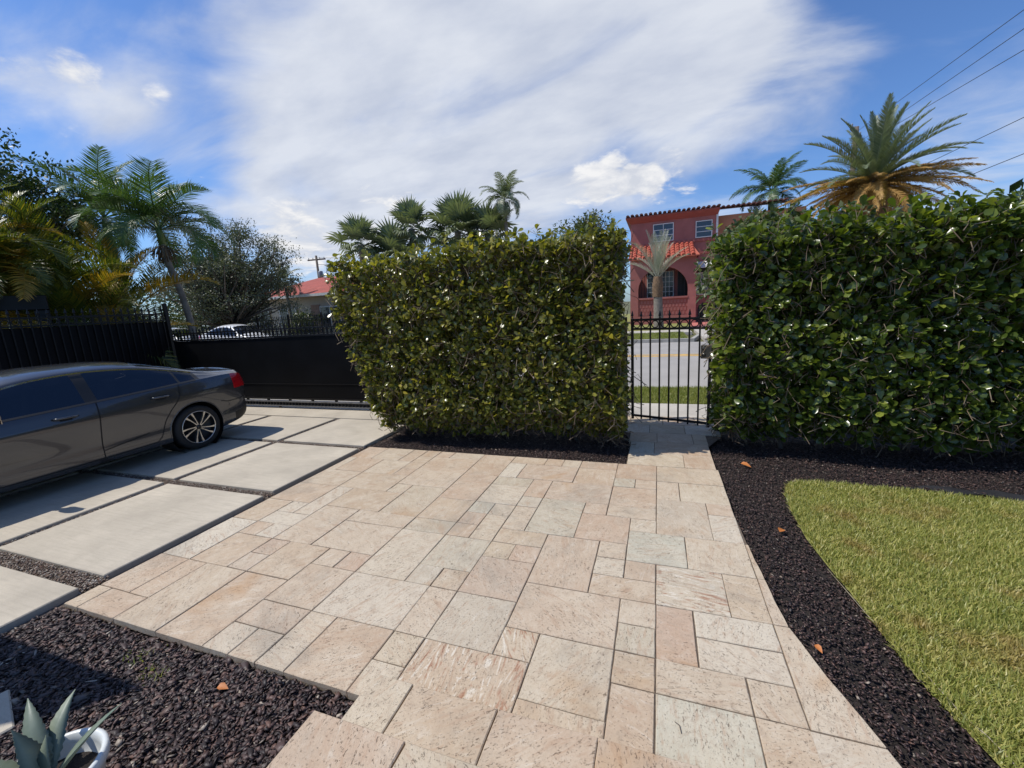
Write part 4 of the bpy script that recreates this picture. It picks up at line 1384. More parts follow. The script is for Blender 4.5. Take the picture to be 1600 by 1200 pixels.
    # shut lines, laid 1.5 mm proud of the side
    def ribbon(name, pts, w, mat, sg, proud=0.0042, parent=root):
        fine = []
        for a, b in zip(pts[:-1], pts[1:]):
            m = max(1, int(math.hypot(b[0] - a[0], b[1] - a[1]) / 0.02))
            fine += [(a[0] + (b[0] - a[0]) * k / m, a[1] + (b[1] - a[1]) * k / m) for k in range(m)]
        pts = fine + [pts[-1]]
        v, f = [], []
        for i, (s, z) in enumerate(pts):
            a = pts[max(i - 1, 0)]
            b = pts[min(i + 1, len(pts) - 1)]
            d = Vector((b[0] - a[0], b[1] - a[1])).normalized()
            for e in (-1, 1):
                s2, z2 = s - d.y * e * w / 2, z + d.x * e * w / 2
                v.append((sg * (side_x(s2, z2) + proud), SH - s2, z2))
        for i in range(len(pts) - 1):
            q = (2 * i, 2 * i + 1, 2 * i + 3, 2 * i + 2)
            f.append(q)
        mb = MB().add(v, f, True)
        return mb.build(name, mat, parent)

    def arc(s0, s1, fn, n=20):
        return [(s0 + (s1 - s0) * k / n, fn(s0 + (s1 - s0) * k / n)) for k in range(n + 1)]
    belt = [(0, 0.90), (0.05, 0.975), (0.15, 1.01), (0.4, 1.02), (0.8, 1.005), (1.3, 0.98), (2, 0.95), (3, 0.915), (3.5, 0.895)]
    rail = [(0.7, 1.085), (1.0, 1.165), (1.5, 1.27), (2, 1.305), (2.4, 1.285), (2.8, 1.205), (3.2, 1.06), (3.45, 0.95)]
    for sg in (1, -1):
        fd, rd = made[('front_door', sg)], made[('rear_door', sg)]
        rear = [(1.09, 1.005), (1.10, 0.93), (1.125, 0.84), (1.17, 0.76), (1.26, 0.66), (1.34, 0.54), (1.385, 0.42), (1.42, 0.335), (1.48, 0.272)]
        ribbon('shut_line', rear, 0.008, M['seam'], sg, parent=rd)
        ribbon('shut_line', [(1.48, 0.272), (1.8, 0.262), (2.06, 0.260)], 0.008, M['seam'], sg, parent=rd)
        ribbon('shut_line', [(2.02, 0.955), (2.035, 0.8), (2.05, 0.6), (2.06, 0.4), (2.06, 0.26)], 0.009, M['seam'], sg, parent=fd)
        ribbon('shut_line', [(2.06, 0.26), (2.6, 0.258), (3.05, 0.262), (3.15, 0.32), (3.17, 0.6), (3.17, 0.9)], 0.008, M['seam'], sg, parent=fd)
        # bright strip round the side glass, black strip at the belt
        ribbon('window_trim', [(s, float(herm(s, rail)) + 0.006) for s in np.linspace(0.80, 3.3, 44)], 0.016, M['chrome'], sg, 0.006)
        ribbon('belt_strip', [(s, float(herm(s, belt)) + 0.012) for s in np.linspace(0.84, 3.3, 36)], 0.02, M['trim'], sg, 0.006)
        # pointed crease low on the doors
        ribbon('lower_crease', [(1.55, 0.425), (1.9, 0.375), (2.05, 0.355)], 0.010, M['seam'], sg, 0.0036, rd)
        for s, par in ((1.25, rd), (2.22, fd)):
            z = 0.868 if s < 2 else 0.845
            hb = MB()
            pts = [(sg * (side_x(s + k, z) + off), SH - s - k, z + 0.004 * math.sin(k * 9)) for k, off in ((0.0, 0.004), (0.03, 0.030), (0.11, 0.036), (0.19, 0.030), (0.225, 0.004))]
            hb.tube(pts, [0.010, 0.013, 0.013, 0.013, 0.010], 8)
            hb.build('door_handle', paint, par)
            ribbon('handle_cup', [(s + 0.06, z - 0.012), (s + 0.11, z - 0.012), (s + 0.165, z - 0.012)], 0.042, M['seam'], sg, 0.0036, par)
        # door mirror
        mx, my, mz = sg * 1.0, SH - 2.92, 0.985
        mm = MB()
        v, f = [], []
        nlat, nlon = 8, 14
        for a in range(nlat + 1):
            th = PI * a / nlat
            for b in range(nlon):
                ph = 2 * PI * b / nlon
                x, y, z = math.sin(th) * math.cos(ph), math.sin(th) * math.sin(ph), math.cos(th)
                sx = lambda q: math.copysign(abs(q)**0.65, q)
                v.append((mx + 0.125 * sx(x), my + 0.075 * sx(y) * (1 if y < 0 else 0.45), mz + 0.068 * sx(z)))
        for a in range(nlat):
            for b in range(nlon):
                f.append((a * nlon + b, a * nlon + (b + 1) % nlon, (a + 1) * nlon + (b + 1) % nlon, (a + 1) * nlon + b))
        mm.add(v, f, True)
        mo = mm.build('mirror', paint, root)
        MB().tube([(sg * 0.83, my - 0.04, 0.93), (sg * 0.93, my - 0.01, 0.955)], 0.03, 8).build('mirror_arm', M['trim'], mo)
        MB().box(min(mx - 0.1, mx + 0.1), max(mx - 0.1, mx + 0.1), my + 0.030, my + 0.037, mz - 0.045, mz + 0.045).build('mirror_glass', M['chrome'], mo)
        # tail lamp inner piece and rear bumper crease
        ribbon('bumper_crease', [(0.06, 0.62), (0.2, 0.60), (0.42, 0.60), (0.55, 0.63)], 0.010, M['seam'], sg, 0.0036)
        ar = MB()
        pts = []
        for k in range(33):
            a = R(-8) + (PI + R(16)) * k / 32
            s2, z2 = RA + (WR + 0.004) * math.cos(a), 0.325 + (WR + 0.004) * math.sin(a)
            pts.append((sg * (side_x(s2, max(z2, 0.25)) - 0.004), SH - s2, z2))
        ar.tube(pts, 0.011, 6, True, False)
        ar.build('arch_lip', paint, root)
    MB().box(-0.26, 0.26, SH - 0.004, SH + 0.006, 0.70, 0.82).build('number_plate', M['white'], root)
    # seats
    for x in (-0.36, 0.36):
        for s, tilt in ((2.15, 1), (1.35, 1)):
            st = MB()
            st.bbox(x - 0.24, x + 0.24, SH - s - 0.45, SH - s, 0.42, 0.58, 0.04)
            mt = Matrix.Translation((x, SH - s, 0.55)) @ Matrix.Rotation(R(-14), 4, 'X')
            bb = MB()
            bb.bbox(-0.23, 0.23, -0.06, 0.06, 0.0, 0.56, 0.04)
            bb.bbox(-0.12, 0.12, -0.045, 0.045, 0.58, 0.76 if s > 2 else 0.68, 0.03)
            st.add([tuple(mt @ Vector(p)) for p in bb.v], bb.f)
            st.build('seat', M['seat'], root)
    MB().bbox(-0.66, 0.66, SH - 3.35, SH - 2.95, 0.70, 0.90, 0.04).build('dashboard', M['seat'], root)
    return root


car = build_car('dark grey sedan parked on the driveway slabs by the black gate', M['paint'])
car.location = (-7.255, 4.97 - SH, 0.0)
van = build_car('white tall car on the street nearest the curved palm trunk, over the driveway gate', M['white_paint'], 'white cars parked across the street', False)
van.location = (-29.2, 18.2, -0.12)
van.rotation_euler = (0, 0, R(90))
van.scale = (1.05, 1.0, 1.33)
van = build_car('white tall car on the street before the grey green tree, over the driveway gate', M['white_paint'], 'white cars parked across the street', False)
van.location = (-23.4, 17.9, -0.12)
van.rotation_euler = (0, 0, R(90))
van.scale = (1.05, 0.95, 1.34)


# ---------------------------------------------------------------- palms and trees
def frond_mesh(name, L, nl, ll, lw, droop, mat, vee=0.35, fwd=0.55, tipdrop=0.5, ragged=0.0, base=0.14):
    """one feather leaf growing along local +X, bending down along -Z"""
    n = 14
    pts = []
    tang = []
    x = z = 0.0
    for k in range(n + 1):
        t = k / n
        a = -droop * t**1.5
        pts.append((x, 0.0, z))
        tang.append(a)
        x += math.cos(a) * L / n
        z += math.sin(a) * L / n
    v, f = [], []
    # stalk: three-sided, tapering
    for k in range(n + 1):
        r = 0.022 * (L / 3) * (1 - 0.85 * k / n) + 0.003
        px, _, pz = pts[k]
        v += [(px, -r, pz + r * 0.3), (px, r, pz + r * 0.3), (px, 0, pz - r)]
    for k in range(n):
        for q in range(3):
            a, b = k * 3 + q, k * 3 + (q + 1) % 3
            f += [(a, b, b + 3), (a, b + 3, a + 3)]
    for k in range(nl):
        t = base + (1 - base) * (k + 0.5) / nl
        u = t * n
        i = min(int(u), n - 1)
        w = u - i
        P = Vector(pts[i]).lerp(Vector(pts[i + 1]), w)
        a = tang[i] * (1 - w) + tang[i + 1] * w
        T_ = Vector((math.cos(a), 0, math.sin(a)))
        U_ = Vector((-math.sin(a), 0, math.cos(a)))
        prof = max(0.12, math.sin(PI * min(1, 0.16 + 0.80 * t))**0.75)
        for sd in (-1, 1):
            if ragged and random.random() < ragged:
                continue
            ln = ll * prof * random.uniform(0.82, 1.1)
            vz = vee + random.uniform(-0.22, 0.22)
            fw = fwd + 0.5 * t**2 + random.uniform(-0.12, 0.12)
            d = (T_ * fw + Vector((0, sd, 0)) + U_ * vz).normalized()
            wd = T_ * lw * random.uniform(0.8, 1.2)
            mid = P + d * ln * 0.5
            tip = mid + (d + Vector((0, 0, -tipdrop * random.uniform(0.6, 1.3)))).normalized() * ln * 0.5
            m = len(v)
            v += [tuple(P - wd * 0.35), tuple(P + wd * 0.35), tuple(mid - wd * 0.5), tuple(mid + wd * 0.5), tuple(tip)]
            f += [(m, m + 1, m + 3), (m, m + 3, m + 2), (m + 2, m + 3, m + 4)]
    return np_mesh(name, v, f, mat)


def fan_mesh(name, pet, R_, nb, mat, droop=0.5, span=300):
    """one fan leaf: stalk along +X, then blades spread in a folded disc"""
    v, f = [], []
    r = 0.012
    end = Vector((pet, 0, -0.12 * pet))
    for p in ((0, 0, 0), tuple(end)):
        v += [(p[0], -r, p[2]), (p[0], r, p[2]), (p[0], 0, p[2] - r)]
    f += [(0, 1, 4), (0, 4, 3), (1, 2, 5), (1, 5, 4), (2, 0, 3), (2, 3, 5)]
    for k in range(nb):
        a = R(-span / 2 + span * (k + 0.5) / nb)
        d = Vector((math.cos(a), math.sin(a), 0.10 + 0.25 * abs(math.sin(a))))
        d.normalize()
        ln = R_ * (0.72 + 0.28 * math.cos(a / 2)) * random.uniform(0.9, 1.08)
        sd = Vector((-math.sin(a), math.cos(a), 0.35 * (1 if k % 2 else -1))).normalized()
        w = ln * math.tan(R(span / nb / 2)) * 0.62
        mid = end + d * ln * 0.55
        tip = mid + (d + Vector((0, 0, -droop * random.uniform(0.6, 1.5)))).normalized() * ln * 0.45
        m = len(v)
        v += [tuple(end - sd * 0.006), tuple(end + sd * 0.006), tuple(mid - sd * w), tuple(mid + sd * w), tuple(tip)]
        f += [(m, m + 1, m + 3), (m, m + 3, m + 2), (m + 2, m + 3, m + 4)]
    return np_mesh(name, v, f, mat)


def trunk(root, pts, rads, mat, name='trunk', rings=True, n=10):
    """a palm trunk with leaf-scar rings"""
    P = [Vector(p) for p in pts]
    fine, rr = [], []
    m = 26 if rings else 8
    for k in range(m + 1):
        u = k / m * (len(P) - 1)
        i = min(int(u), len(P) - 2)
        w = u - i
        p0, p1, p2, p3 = P[max(i - 1, 0)], P[i], P[i + 1], P[min(i + 2, len(P) - 1)]
        q = 0.5 * ((2 * p1) + (-p0 + p2) * w + (2 * p0 - 5 * p1 + 4 * p2 - p3) * w * w + (-p0 + 3 * p1 - 3 * p2 + p3) * w**3)
        r = rads[i] * (1 - w) + rads[i + 1] * w
        fine.append(q)
        rr.append(r * (1 + (0.05 if rings and k % 2 else 0)))
    return MB().tube(fine, rr, n).build(name, mat, root)


def crown(root, at, meshes, n, el0, el1, name='frond', az0=0.0, scale=(0.85, 1.1), spread=1.0, sector=None):
    """leaves set round a growing point: meshes run from the upright to the hanging ones"""
    for i in range(n):
        t = i / max(1, n - 1)
        el = el0 + (el1 - el0) * t**spread + random.uniform(-6, 6)
        az = az0 + i * 137.5 + random.uniform(-14, 14)
        if sector:
            az = sector[0] + (sector[1] - sector[0]) * ((i * 0.618) % 1) + random.uniform(-8, 8)
        me = meshes[min(len(meshes) - 1, int(t * len(meshes)))]
        s = random.uniform(*scale)
        mt = Matrix.Translation(Vector(at)) @ Matrix.Rotation(R(az), 4, 'Z') @ Matrix.Rotation(R(-el), 4, 'Y') @ Matrix.Rotation(R(random.uniform(-18, 18)), 4, 'X') @ Matrix.Scale(s, 4)
        link(name, me, root, matrix=mt)


# --- young coconut-like palm with arching leaves and a curved grey trunk
def feather_set(name, L, nl, ll, lw, mat, droops, **kw):
    return [frond_mesh(name, L, nl, ll, lw, d, mat, **kw) for d in droops]


adon = feather_set('frond', 2.1, 74, 0.66, 0.030, M['pgreen'], (1.5, 2.0, 2.4), vee=0.35, tipdrop=0.75)
pr = empty('arching_palm', (-12.45, 8.15, -0.1), 0, 'green palm with arched leaves and a thin curved grey trunk, over the driveway gate', 'palm')
trunk(pr, [(0.05, 0, 0), (0.12, -0.02, 1.6), (0.02, -0.05, 2.7), (-0.25, -0.08, 3.7), (-0.36, -0.05, 4.15)], [0.11, 0.085, 0.075, 0.075, 0.07], M['ptrunk'])
MB().tube([(-0.36, -0.05, 4.1), (-0.40, -0.05, 4.5), (-0.42, -0.05, 4.75)], [0.085, 0.075, 0.03], 10).build('crownshaft', M['shaft'], pr)
crown(pr, (-0.41, -0.05, 4.5), adon, 18, 76, 8, az0=-30, scale=(0.85, 1.1))
fb = MB()
for k in range(60):
    a, b = random.uniform(0, 2 * PI), random.uniform(0.05, 0.32)
    fb.tube([(-0.36 + math.cos(a) * 0.07, -0.05 + math.sin(a) * 0.07, 4.1), (-0.36 + math.cos(a) * b * 0.7, -0.05 + math.sin(a) * b * 0.7, 4.05 - b * 0.2), (-0.36 + math.cos(a) * b, -0.05 + math.sin(a) * b, 3.95 - random.uniform(0, 0.35))], [0.009, 0.007, 0.016], 4, True, True)
fb.build('flower_stalks', M['twig'], pr)['kind'] = 'stuff'

# --- taller palm behind it
roy = feather_set('frond', 2.5, 70, 0.70, 0.036, M['pgreen'], (0.9, 1.4, 1.9), vee=0.3, tipdrop=0.7)
pr = empty('tall_palm', (-15.5, 8.35, -0.85), 0, 'taller dark green palm behind the yellow green clump at the left', 'palm')
trunk(pr, [(0.3, 0, 0), (0.15, 0, 2.5), (0, 0, 5.0)], [0.17, 0.14, 0.12], M['ptrunk'])
MB().tube([(0, 0, 4.95), (0, 0, 5.6), (0, 0, 6.1)], [0.125, 0.10, 0.04], 10).build('crownshaft', M['shaft'], pr)
crown(pr, (0, 0, 5.95), roy, 17, 80, -18, az0=70, scale=(0.75, 1.0))

# --- areca clumps behind the side fence
are = [feather_set('frond', 2.0, 46, 0.50, 0.034, M[k], (0.8, 1.25, 1.75), vee=0.5, fwd=0.75, tipdrop=0.35) for k in ('pareca', 'pyellow')]


def areca(loc, label, stems, hmax, nf, yellow, seed, lean=0.35, sc=(0.8, 1.15)):
    random.seed(seed)
    root = empty('areca_palm', loc, 0, label, 'palm', 'feathery clump palms behind the side fence')
    for s in range(stems):
        a = random.uniform(0, 2 * PI)
        b = Vector((math.cos(a), math.sin(a), 0)) * random.uniform(0.05, 0.4)
        h = hmax * random.uniform(0.55, 1.0)
        tp = b + Vector((math.cos(a), math.sin(a), 0)) * h * lean * random.uniform(0.3, 1) + Vector((0, 0, h))
        trunk(root, [tuple(b), tuple(b * 0.6 + tp * 0.4 + Vector((0, 0, 0.1))), tuple(tp)], [0.045, 0.04, 0.035], M['rachis'], 'stem', True, 7)
        for k in range(nf):
            st = are[1] if random.random() < yellow else are[0]
            t = k / max(1, nf - 1)
            el = 84 - 78 * t + random.uniform(-8, 8)
            mt = Matrix.Translation(tp) @ Matrix.Rotation(random.uniform(0, 2 * PI), 4, 'Z') @ Matrix.Rotation(R(-el), 4, 'Y') @ Matrix.Rotation(R(random.uniform(-25, 25)), 4, 'X') @ Matrix.Scale(random.uniform(*sc), 4)
            link('frond', st[min(2, int(t * 3))], root, matrix=mt)
    return root


areca((-11.7, 5.55, -0.05), 'low feathery clump palm just behind the side fence, right of the black frame', 4, 1.7, 8, 0.22, 5, 0.25, (0.7, 1.0))
areca((-12.7, 5.35, -0.05), 'tall yellowish clump palm with orange old leaves at the left edge', 6, 3.3, 8, 0.28, 9, 0.25)
areca((-13.6, 6.6, -0.05), 'dark feathery clump palm between the tall yellowish clump and the curved trunk', 6, 2.9, 8, 0.14, 14, 0.3)
areca((-13.4, 4.6, -0.05), 'high clump palm cut by the left picture edge', 6, 3.7, 8, 0.15, 23, 0.2)
random.seed(5)

# --- broadleaf trees
DIA_V = [(0, 0, 0), (0.27, 0.45, 0.07), (0, 1, -0.04), (-0.27, 0.45, 0.07)]
DIA_F = [(0, 1, 2), (0, 2, 3)]


def tree(name, label, loc, h, rad, nl, lsize, mat, cat='tree', trunk_h=0.35, clumps=46, flat=0.8, seed=1, group=None, hollow=0.45, limb=True):
    random.seed(seed)
    root = empty(name, loc, 0, label, cat, group)
    g = np.random.default_rng(seed)
    cz = h - rad * flat
    c = unit(g.normal(0, 1, (clumps, 3))) * g.uniform(hollow, 1.0, (clumps, 1)) * np.array([rad, rad, rad * flat]) * g.uniform(0.85, 1.12, (clumps, 1)) + np.array([0, 0, cz])
    c[:, 2] = np.maximum(c[:, 2], h * trunk_h * 0.75)
    th = h * trunk_h
    if limb:
        MB().tube([(0, 0, -0.1), (random.gauss(0, 0.05), random.gauss(0, 0.05), th * 0.5), (random.gauss(0, 0.1), 0, th)], [rad * 0.075, rad * 0.055, rad * 0.05], 9).build('trunk', M['bark'], root)
        lm = MB()
        for k in range(clumps):
            p = Vector(c[k])
            b = Vector((0, 0, th * random.uniform(0.75, 1.0)))
            m1 = b.lerp(p, 0.5) + Vector((random.gauss(0, 0.08), random.gauss(0, 0.08), random.gauss(0, 0.05))) * rad
            r = rad * 0.022
            lm.tube([b, m1, p], [r, r * 0.6, r * 0.2], 5, True, False)
        lm.build('limbs', M['bark'], root)['kind'] = 'stuff'
    per = nl // clumps
    idx = np.repeat(np.arange(clumps), per)
    m = len(idx)
    sz = g.uniform(0.6, 1.25, clumps)[idx] * rad * 1.75 / clumps**0.5
    off = np.clip(g.normal(0, 1, (m, 3)), -1.7, 1.7) * sz[:, None] * np.array([1, 1, 0.7]) * 0.75
    P = c[idx] + off
    d = unit(off + g.normal(0, 0.9, (m, 3)) + np.array([0, 0, -0.15]))
    up = np.tile([0, 0, 1.0], (m, 1)) + g.normal(0, 0.6, (m, 3))
    L = g.uniform(lsize[0], lsize[1], m)
    fo = link('crown', scatter('crown', DIA_V, DIA_F, frames(d, up, L, L, L), P, M[mat]), root)
    return root


tree('grey_green_tree', 'wide grey green small leaved tree behind the driveway gate', (-28.0, 21.3, 0), 8.6, 4.6, 46000, (0.09, 0.18), 'tgrey', trunk_h=0.22, clumps=240, flat=0.84, seed=3, hollow=0.3)
tree('dark_tree', 'dark broad leaved tree rising over the clump palms at the upper left', (-17.2, 6.7, 0), 6.9, 2.3, 19000, (0.08, 0.16), 'tdark', seed=8, trunk_h=0.4, clumps=130)
tree('round_tree', 'round green treetop over the hedge left of the red house', (-5.7, 34.4, 0), 8.9, 1.95, 5000, (0.16, 0.32), 'tmid', seed=12, trunk_h=0.5, clumps=34, flat=0.95)

# --- fan and feather palms across the street, over the left hedge
fan = [fan_mesh('frond', 1.1, 1.25, 26, M['pgrey'], 0.35), fan_mesh('frond', 1.2, 1.25, 26, M['pgrey'], 0.6), fan_mesh('frond', 1.2, 1.2, 26, M['pgrey'], 1.0)]


def fanpalm(label, loc, h, n, sc, seed, lean=0.0):
    random.seed(seed)
    root = empty('fan_palm', loc, 0, label, 'palm', 'fan palms across the street')
    trunk(root, [(0, 0, -0.1), (lean * 0.4, 0, h * 0.5), (lean, 0, h)], [0.24, 0.18, 0.20], M['ptrunk'])
    crown(root, (lean, 0, h), fan, n, 84, -38, scale=(sc * 0.85, sc * 1.1))
    return root


fanpalm('leftmost bushy fan palm peeking over the hedge', (-17.5, 22.5, 0), 6.2, 22, 0.85, 31)
fanpalm('bushy low fan palm between the leftmost one and the spiky one over the hedge', (-15.9, 23.7, 0), 5.4, 24, 1.0, 32)
fanpalm('spiky fan palm, second crest from the left over the hedge', (-14.9, 24.3, 0), 7.1, 20, 0.85, 33)
fanpalm('dense wide fan palm left of the tall thin palm over the hedge', (-12.2, 25.4, 0), 6.8, 30, 1.05, 34)
fanpalm('lower fan palm just left of the tall thin palm', (-10.2, 25.6, 0), 6.4, 24, 0.95, 35)
random.seed(41)
cc = feather_set('frond', 2.0, 54, 0.55, 0.04, M['pgrey'], (1.3, 1.9, 2.4), vee=0.1, tipdrop=0.9)
pr = empty('thin_palm', (-8.75, 25.0, 0), 0, 'tall thin palm with drooping leaves standing highest over the left hedge', 'palm')
trunk(pr, [(0.1, 0, -0.1), (0.05, 0, 4), (0, 0, 8.0)], [0.17, 0.12, 0.10], M['ptrunk'])
crown(pr, (0, 0, 8.2), cc, 20, 80, -25, scale=(0.75, 1.0))
pr = empty('small_palm', (-29.6, 27.6, 0), 0, 'small pale palm left of the low house with the red roof', 'palm')
trunk(pr, [(0.2, 0, -0.1), (0.1, 0, 2.5), (0, 0, 5.0)], [0.15, 0.11, 0.10], M['ptrunk'])
crown(pr, (0, 0, 5.1), cc, 16, 75, -25, scale=(0.75, 1.0))
tree('street_shrub', 'low green shrubs before the small pale palm and the low house', (-27.5, 26.8, 0), 2.4, 1.5, 3000, (0.12, 0.25), 'tmid', 'shrub', 0.2, 26, 0.7, 19)

# --- silver palm before the red house
random.seed(51)
sv = feather_set('frond', 2.3, 46, 0.46, 0.022, M['psilver'], (0.25, 0.45, 0.7), vee=0.7, fwd=1.3, tipdrop=0.1)
pr = empty('silver_palm', (0.0, 27.0, 0.02), 0, 'upright silvery palm with a stout trunk before the red house', 'palm')
trunk(pr, [(0.06, 0, -0.1), (0.02, 0, 1.2), (-0.02, 0, 2.75)], [0.32, 0.27, 0.24], M['ptrunk'])
trunk(pr, [(-0.02, 0, 1.9), (-0.02, 0, 2.6), (-0.02, 0, 3.1)], [0.29, 0.31, 0.22], M['pboot'], 'leaf_bases', True, 9)
crown(pr, (-0.02, 0, 2.95), sv, 19, 88, 46, az0=10, scale=(0.95, 1.3))

# --- queen palm and the big date palm over the right hedge
random.seed(61)
qn = feather_set('frond', 3.2, 70, 0.85, 0.05, M['pgreen'], (1.0, 1.6, 2.1), vee=0.1, tipdrop=1.3)
pr = empty('drooping_palm', (7.7, 36.5, 0), 0, 'dark palm with drooping leaves left of the big date palm', 'palm')
trunk(pr, [(0.1, 0, -0.1), (0, 0, 4), (0, 0, 8.8)], [0.22, 0.18, 0.16], M['ptrunk'])
crown(pr, (0, 0, 9.0), qn, 18, 78, -10, scale=(0.75, 1.05))
random.seed(62)
dt = feather_set('frond', 3.7, 110, 0.50, 0.036, M['pgrey'], (0.45, 0.75, 1.05), vee=0.55, fwd=0.7, tipdrop=0.2)
dy = feather_set('frond', 3.3, 96, 0.46, 0.040, M['pbrown'], (0.5, 0.9, 1.2), vee=0.35, fwd=0.9, tipdrop=0.7, ragged=0.12)
dg = feather_set('frond', 3.4, 100, 0.46, 0.038, M['pyellow'], (0.8, 1.1), vee=0.4, fwd=0.8, tipdrop=0.5)
pr = empty('date_palm', (8.35, 22.2, 0), 0, 'big date palm with green top and a skirt of orange dead leaves', 'palm')
trunk(pr, [(0, 0, -0.1), (0, 0, 2.5), (0, 0, 5.2)], [0.45, 0.42, 0.42], M['pboot'])
trunk(pr, [(0, 0, 4.9), (0, 0, 5.6), (0, 0, 6.3)], [0.48, 0.55, 0.25], M['pboot'], 'leaf_bases', True, 12)
crown(pr, (0, 0, 5.95), dt, 44, 86, 12, az0=33, scale=(0.72, 0.9))
crown(pr, (0, 0, 5.9), dg, 7, 10, -6, az0=60, scale=(0.8, 0.95))
crown(pr, (0, 0, 5.9), dy, 64, 16, -30, az0=11, scale=(0.74, 1.05))

# --- greenery directly behind the right hedge
tree('back_shrub', 'olive shrub between the two grey green ones over the right hedge', (3.75, 11.3, 0), 3.3, 1.1, 9000, (0.08, 0.2), 'tmid', 'shrub', 0.3, 30, 0.9, 74, 'shrubs behind the right hedge')
tree('back_shrub', 'olive shrub showing over the left end of the right hedge', (2.35, 11.4, 0), 3.75, 1.1, 10000, (0.08, 0.2), 'tmid', 'shrub', 0.3, 30, 1.0, 71, 'shrubs behind the right hedge')
tree('back_shrub', 'grey green shrub over the right hedge below the date palm', (4.6, 11.2, 0), 2.95, 1.2, 5200, (0.10, 0.28), 'tgrey', 'shrub', 0.3, 34, 0.8, 72, 'shrubs behind the right hedge')
tree('back_shrub', 'large leaved dark shrub over the right hedge at the right picture edge', (6.9, 11.0, 0), 3.45, 1.4, 5200, (0.14, 0.34), 'tdark', 'shrub', 0.3, 36, 0.75, 73, 'shrubs behind the right hedge')
# --- far greenery that closes the view along the street
for k, (x, y, h, r, mt, sd, lb) in enumerate(((-48, 34, 9, 5.5, 'tdark', 81, 'far dark tree behind the grey green tree, left of the utility pole'), (-13, 42, 7.5, 4.5, 'tmid', 82, 'far green tree hidden mostly by the fan palms over the hedge'),
                                  (-38, 46, 7.0, 4.5, 'tdark', 83, 'far dark tree behind the low red roofed house'), (15, 40, 8.5, 4.5, 'tmid', 84, 'far green tree behind the skirt of the date palm'), (22, 30, 7.0, 4.0, 'tdark', 85, 'far dark tree low behind the hedge at the right edge'),
                                  (-36, 12, 7.5, 4.5, 'tdark', 86, 'far dark tree filling in behind the clump palms'), (-24, 33, 6.5, 3.6, 'tmid', 87, 'far green tree behind the right end of the low house'))):
    tree('far_tree', lb, (x, y, 0), h, r, 6500, (0.25, 0.5), mt, seed=sd, clumps=50, trunk_h=0.25, group='far trees along the street')
random.seed(99)


# ---------------------------------------------------------------- houses across the street
def rxz(x0, x1, z0, z1, y0, y1):
    return MB().box(x0, x1, y0, y1, z0, z1)


def barrel_mesh(L, r, mat, n=7):
    """one column of barrel tiles: overlapping half pipes running along -Y and down"""
    mb = MB()
    m = max(2, int(L / 0.42))
    for k in range(m):
        y0, y1 = -L * k / m, -L * (k + 1) / m - 0.05
        v, f = [], []
        for y, rr, dz in ((y0, r * 0.9, 0.0), (y1, r * 1.06, 0.03)):
            for q in range(n + 1):
                a = PI * q / n
                v.append((rr * math.cos(a), y, rr * math.sin(a) * 0.9 + dz))
        for q in range(n):
            f.append((q, q + 1, n + 1 + q + 1, n + 1 + q))
        f.append(tuple(range(n + 1, 2 * n + 2)))
        mb.add(v, f, False)
    return mb.mesh('roof_tile', mat)


RY = 34.0
house = empty('red_house', (1.5, RY, 0), 0, 'red two storey stucco house with barrel tile roofs and an arched porch beyond the gate', 'house')
O = Vector((1.5, RY, 0))


def hb(name, x0, x1, y0, y1, z0, z1, mat, parent=house, bev=None):
    mb = MB()
    if bev:
        mb.bbox(x0 - O.x, x1 - O.x, y0 - O.y, y1 - O.y, z0, z1, bev)
    else:
        mb.box(x0 - O.x, x1 - O.x, y0 - O.y, y1 - O.y, z0, z1)
    return mb.build(name, mat, parent)


hb('wall', -1.95, 3.95, RY, RY + 9, 0, 7.62, M['stucco'])
hb('side_wing', 3.955, 9.5, RY + 0.9, RY + 9, 0, 7.45, M['stucco_side'])
hb('corner_trim', 3.86, 3.99, RY - 0.03, RY + 0.2, 4.2, 7.6, M['white'])
# eaves: flared cornice, then tiles
eav = MB()
eav.add([(-1.95 - O.x, -0.002, 7.40), (3.95 - O.x, -0.002, 7.40), (4.05 - O.x, -0.42, 7.74), (-2.30 - O.x, -0.42, 7.74), (-2.30 - O.x, 9.1, 7.74), (4.05 - O.x, 9.1, 7.74), (-2.30 - O.x, -0.42, 7.84), (4.05 - O.x, -0.42, 7.84), (4.05 - O.x, 9.1, 7.84), (-2.30 - O.x, 9.1, 7.84), (-1.95 - O.x, 9.05, 7.40)],
        [(0, 1, 2, 3), (3, 2, 7, 6), (0, 3, 4, 10), (3, 6, 9, 4), (2, 5, 8, 7), (6, 7, 8, 9), (5, 4, 9, 8)])
eav.build('cornice', M['stucco_trim'], house)
rt = MB().add([(-2.30 - O.x, -0.45, 7.85), (4.05 - O.x, -0.45, 7.85), (4.05 - O.x, 4.5, 8.35), (-2.30 - O.x, 4.5, 8.35)], [(0, 1, 2, 3)]).build('roof', M['rtile_dark'], house)
tm = barrel_mesh(1.6, 0.12, M['rtile_dark'])
for k in range(20):
    link('roof_tile', tm, rt, loc=(-2.14 + k * 0.32 - O.x, 1.05, 8.0 + (0.02 if k % 2 else 0)), rot=(R(5.5), 0, 0))
wr = MB().add([(3.9 - O.x, 0.6, 7.95), (9.8 - O.x, 0.6, 7.85), (9.8 - O.x, 5, 8.5), (3.9 - O.x, 5, 8.6)], [(0, 1, 2, 3)]).build('roof', M['rtile_dark'], house)
for k in range(14):
    link('roof_tile', tm, wr, loc=(4.0 + k * 0.32 - O.x, 1.95, 8.05), rot=(R(5.5), 0, 0))


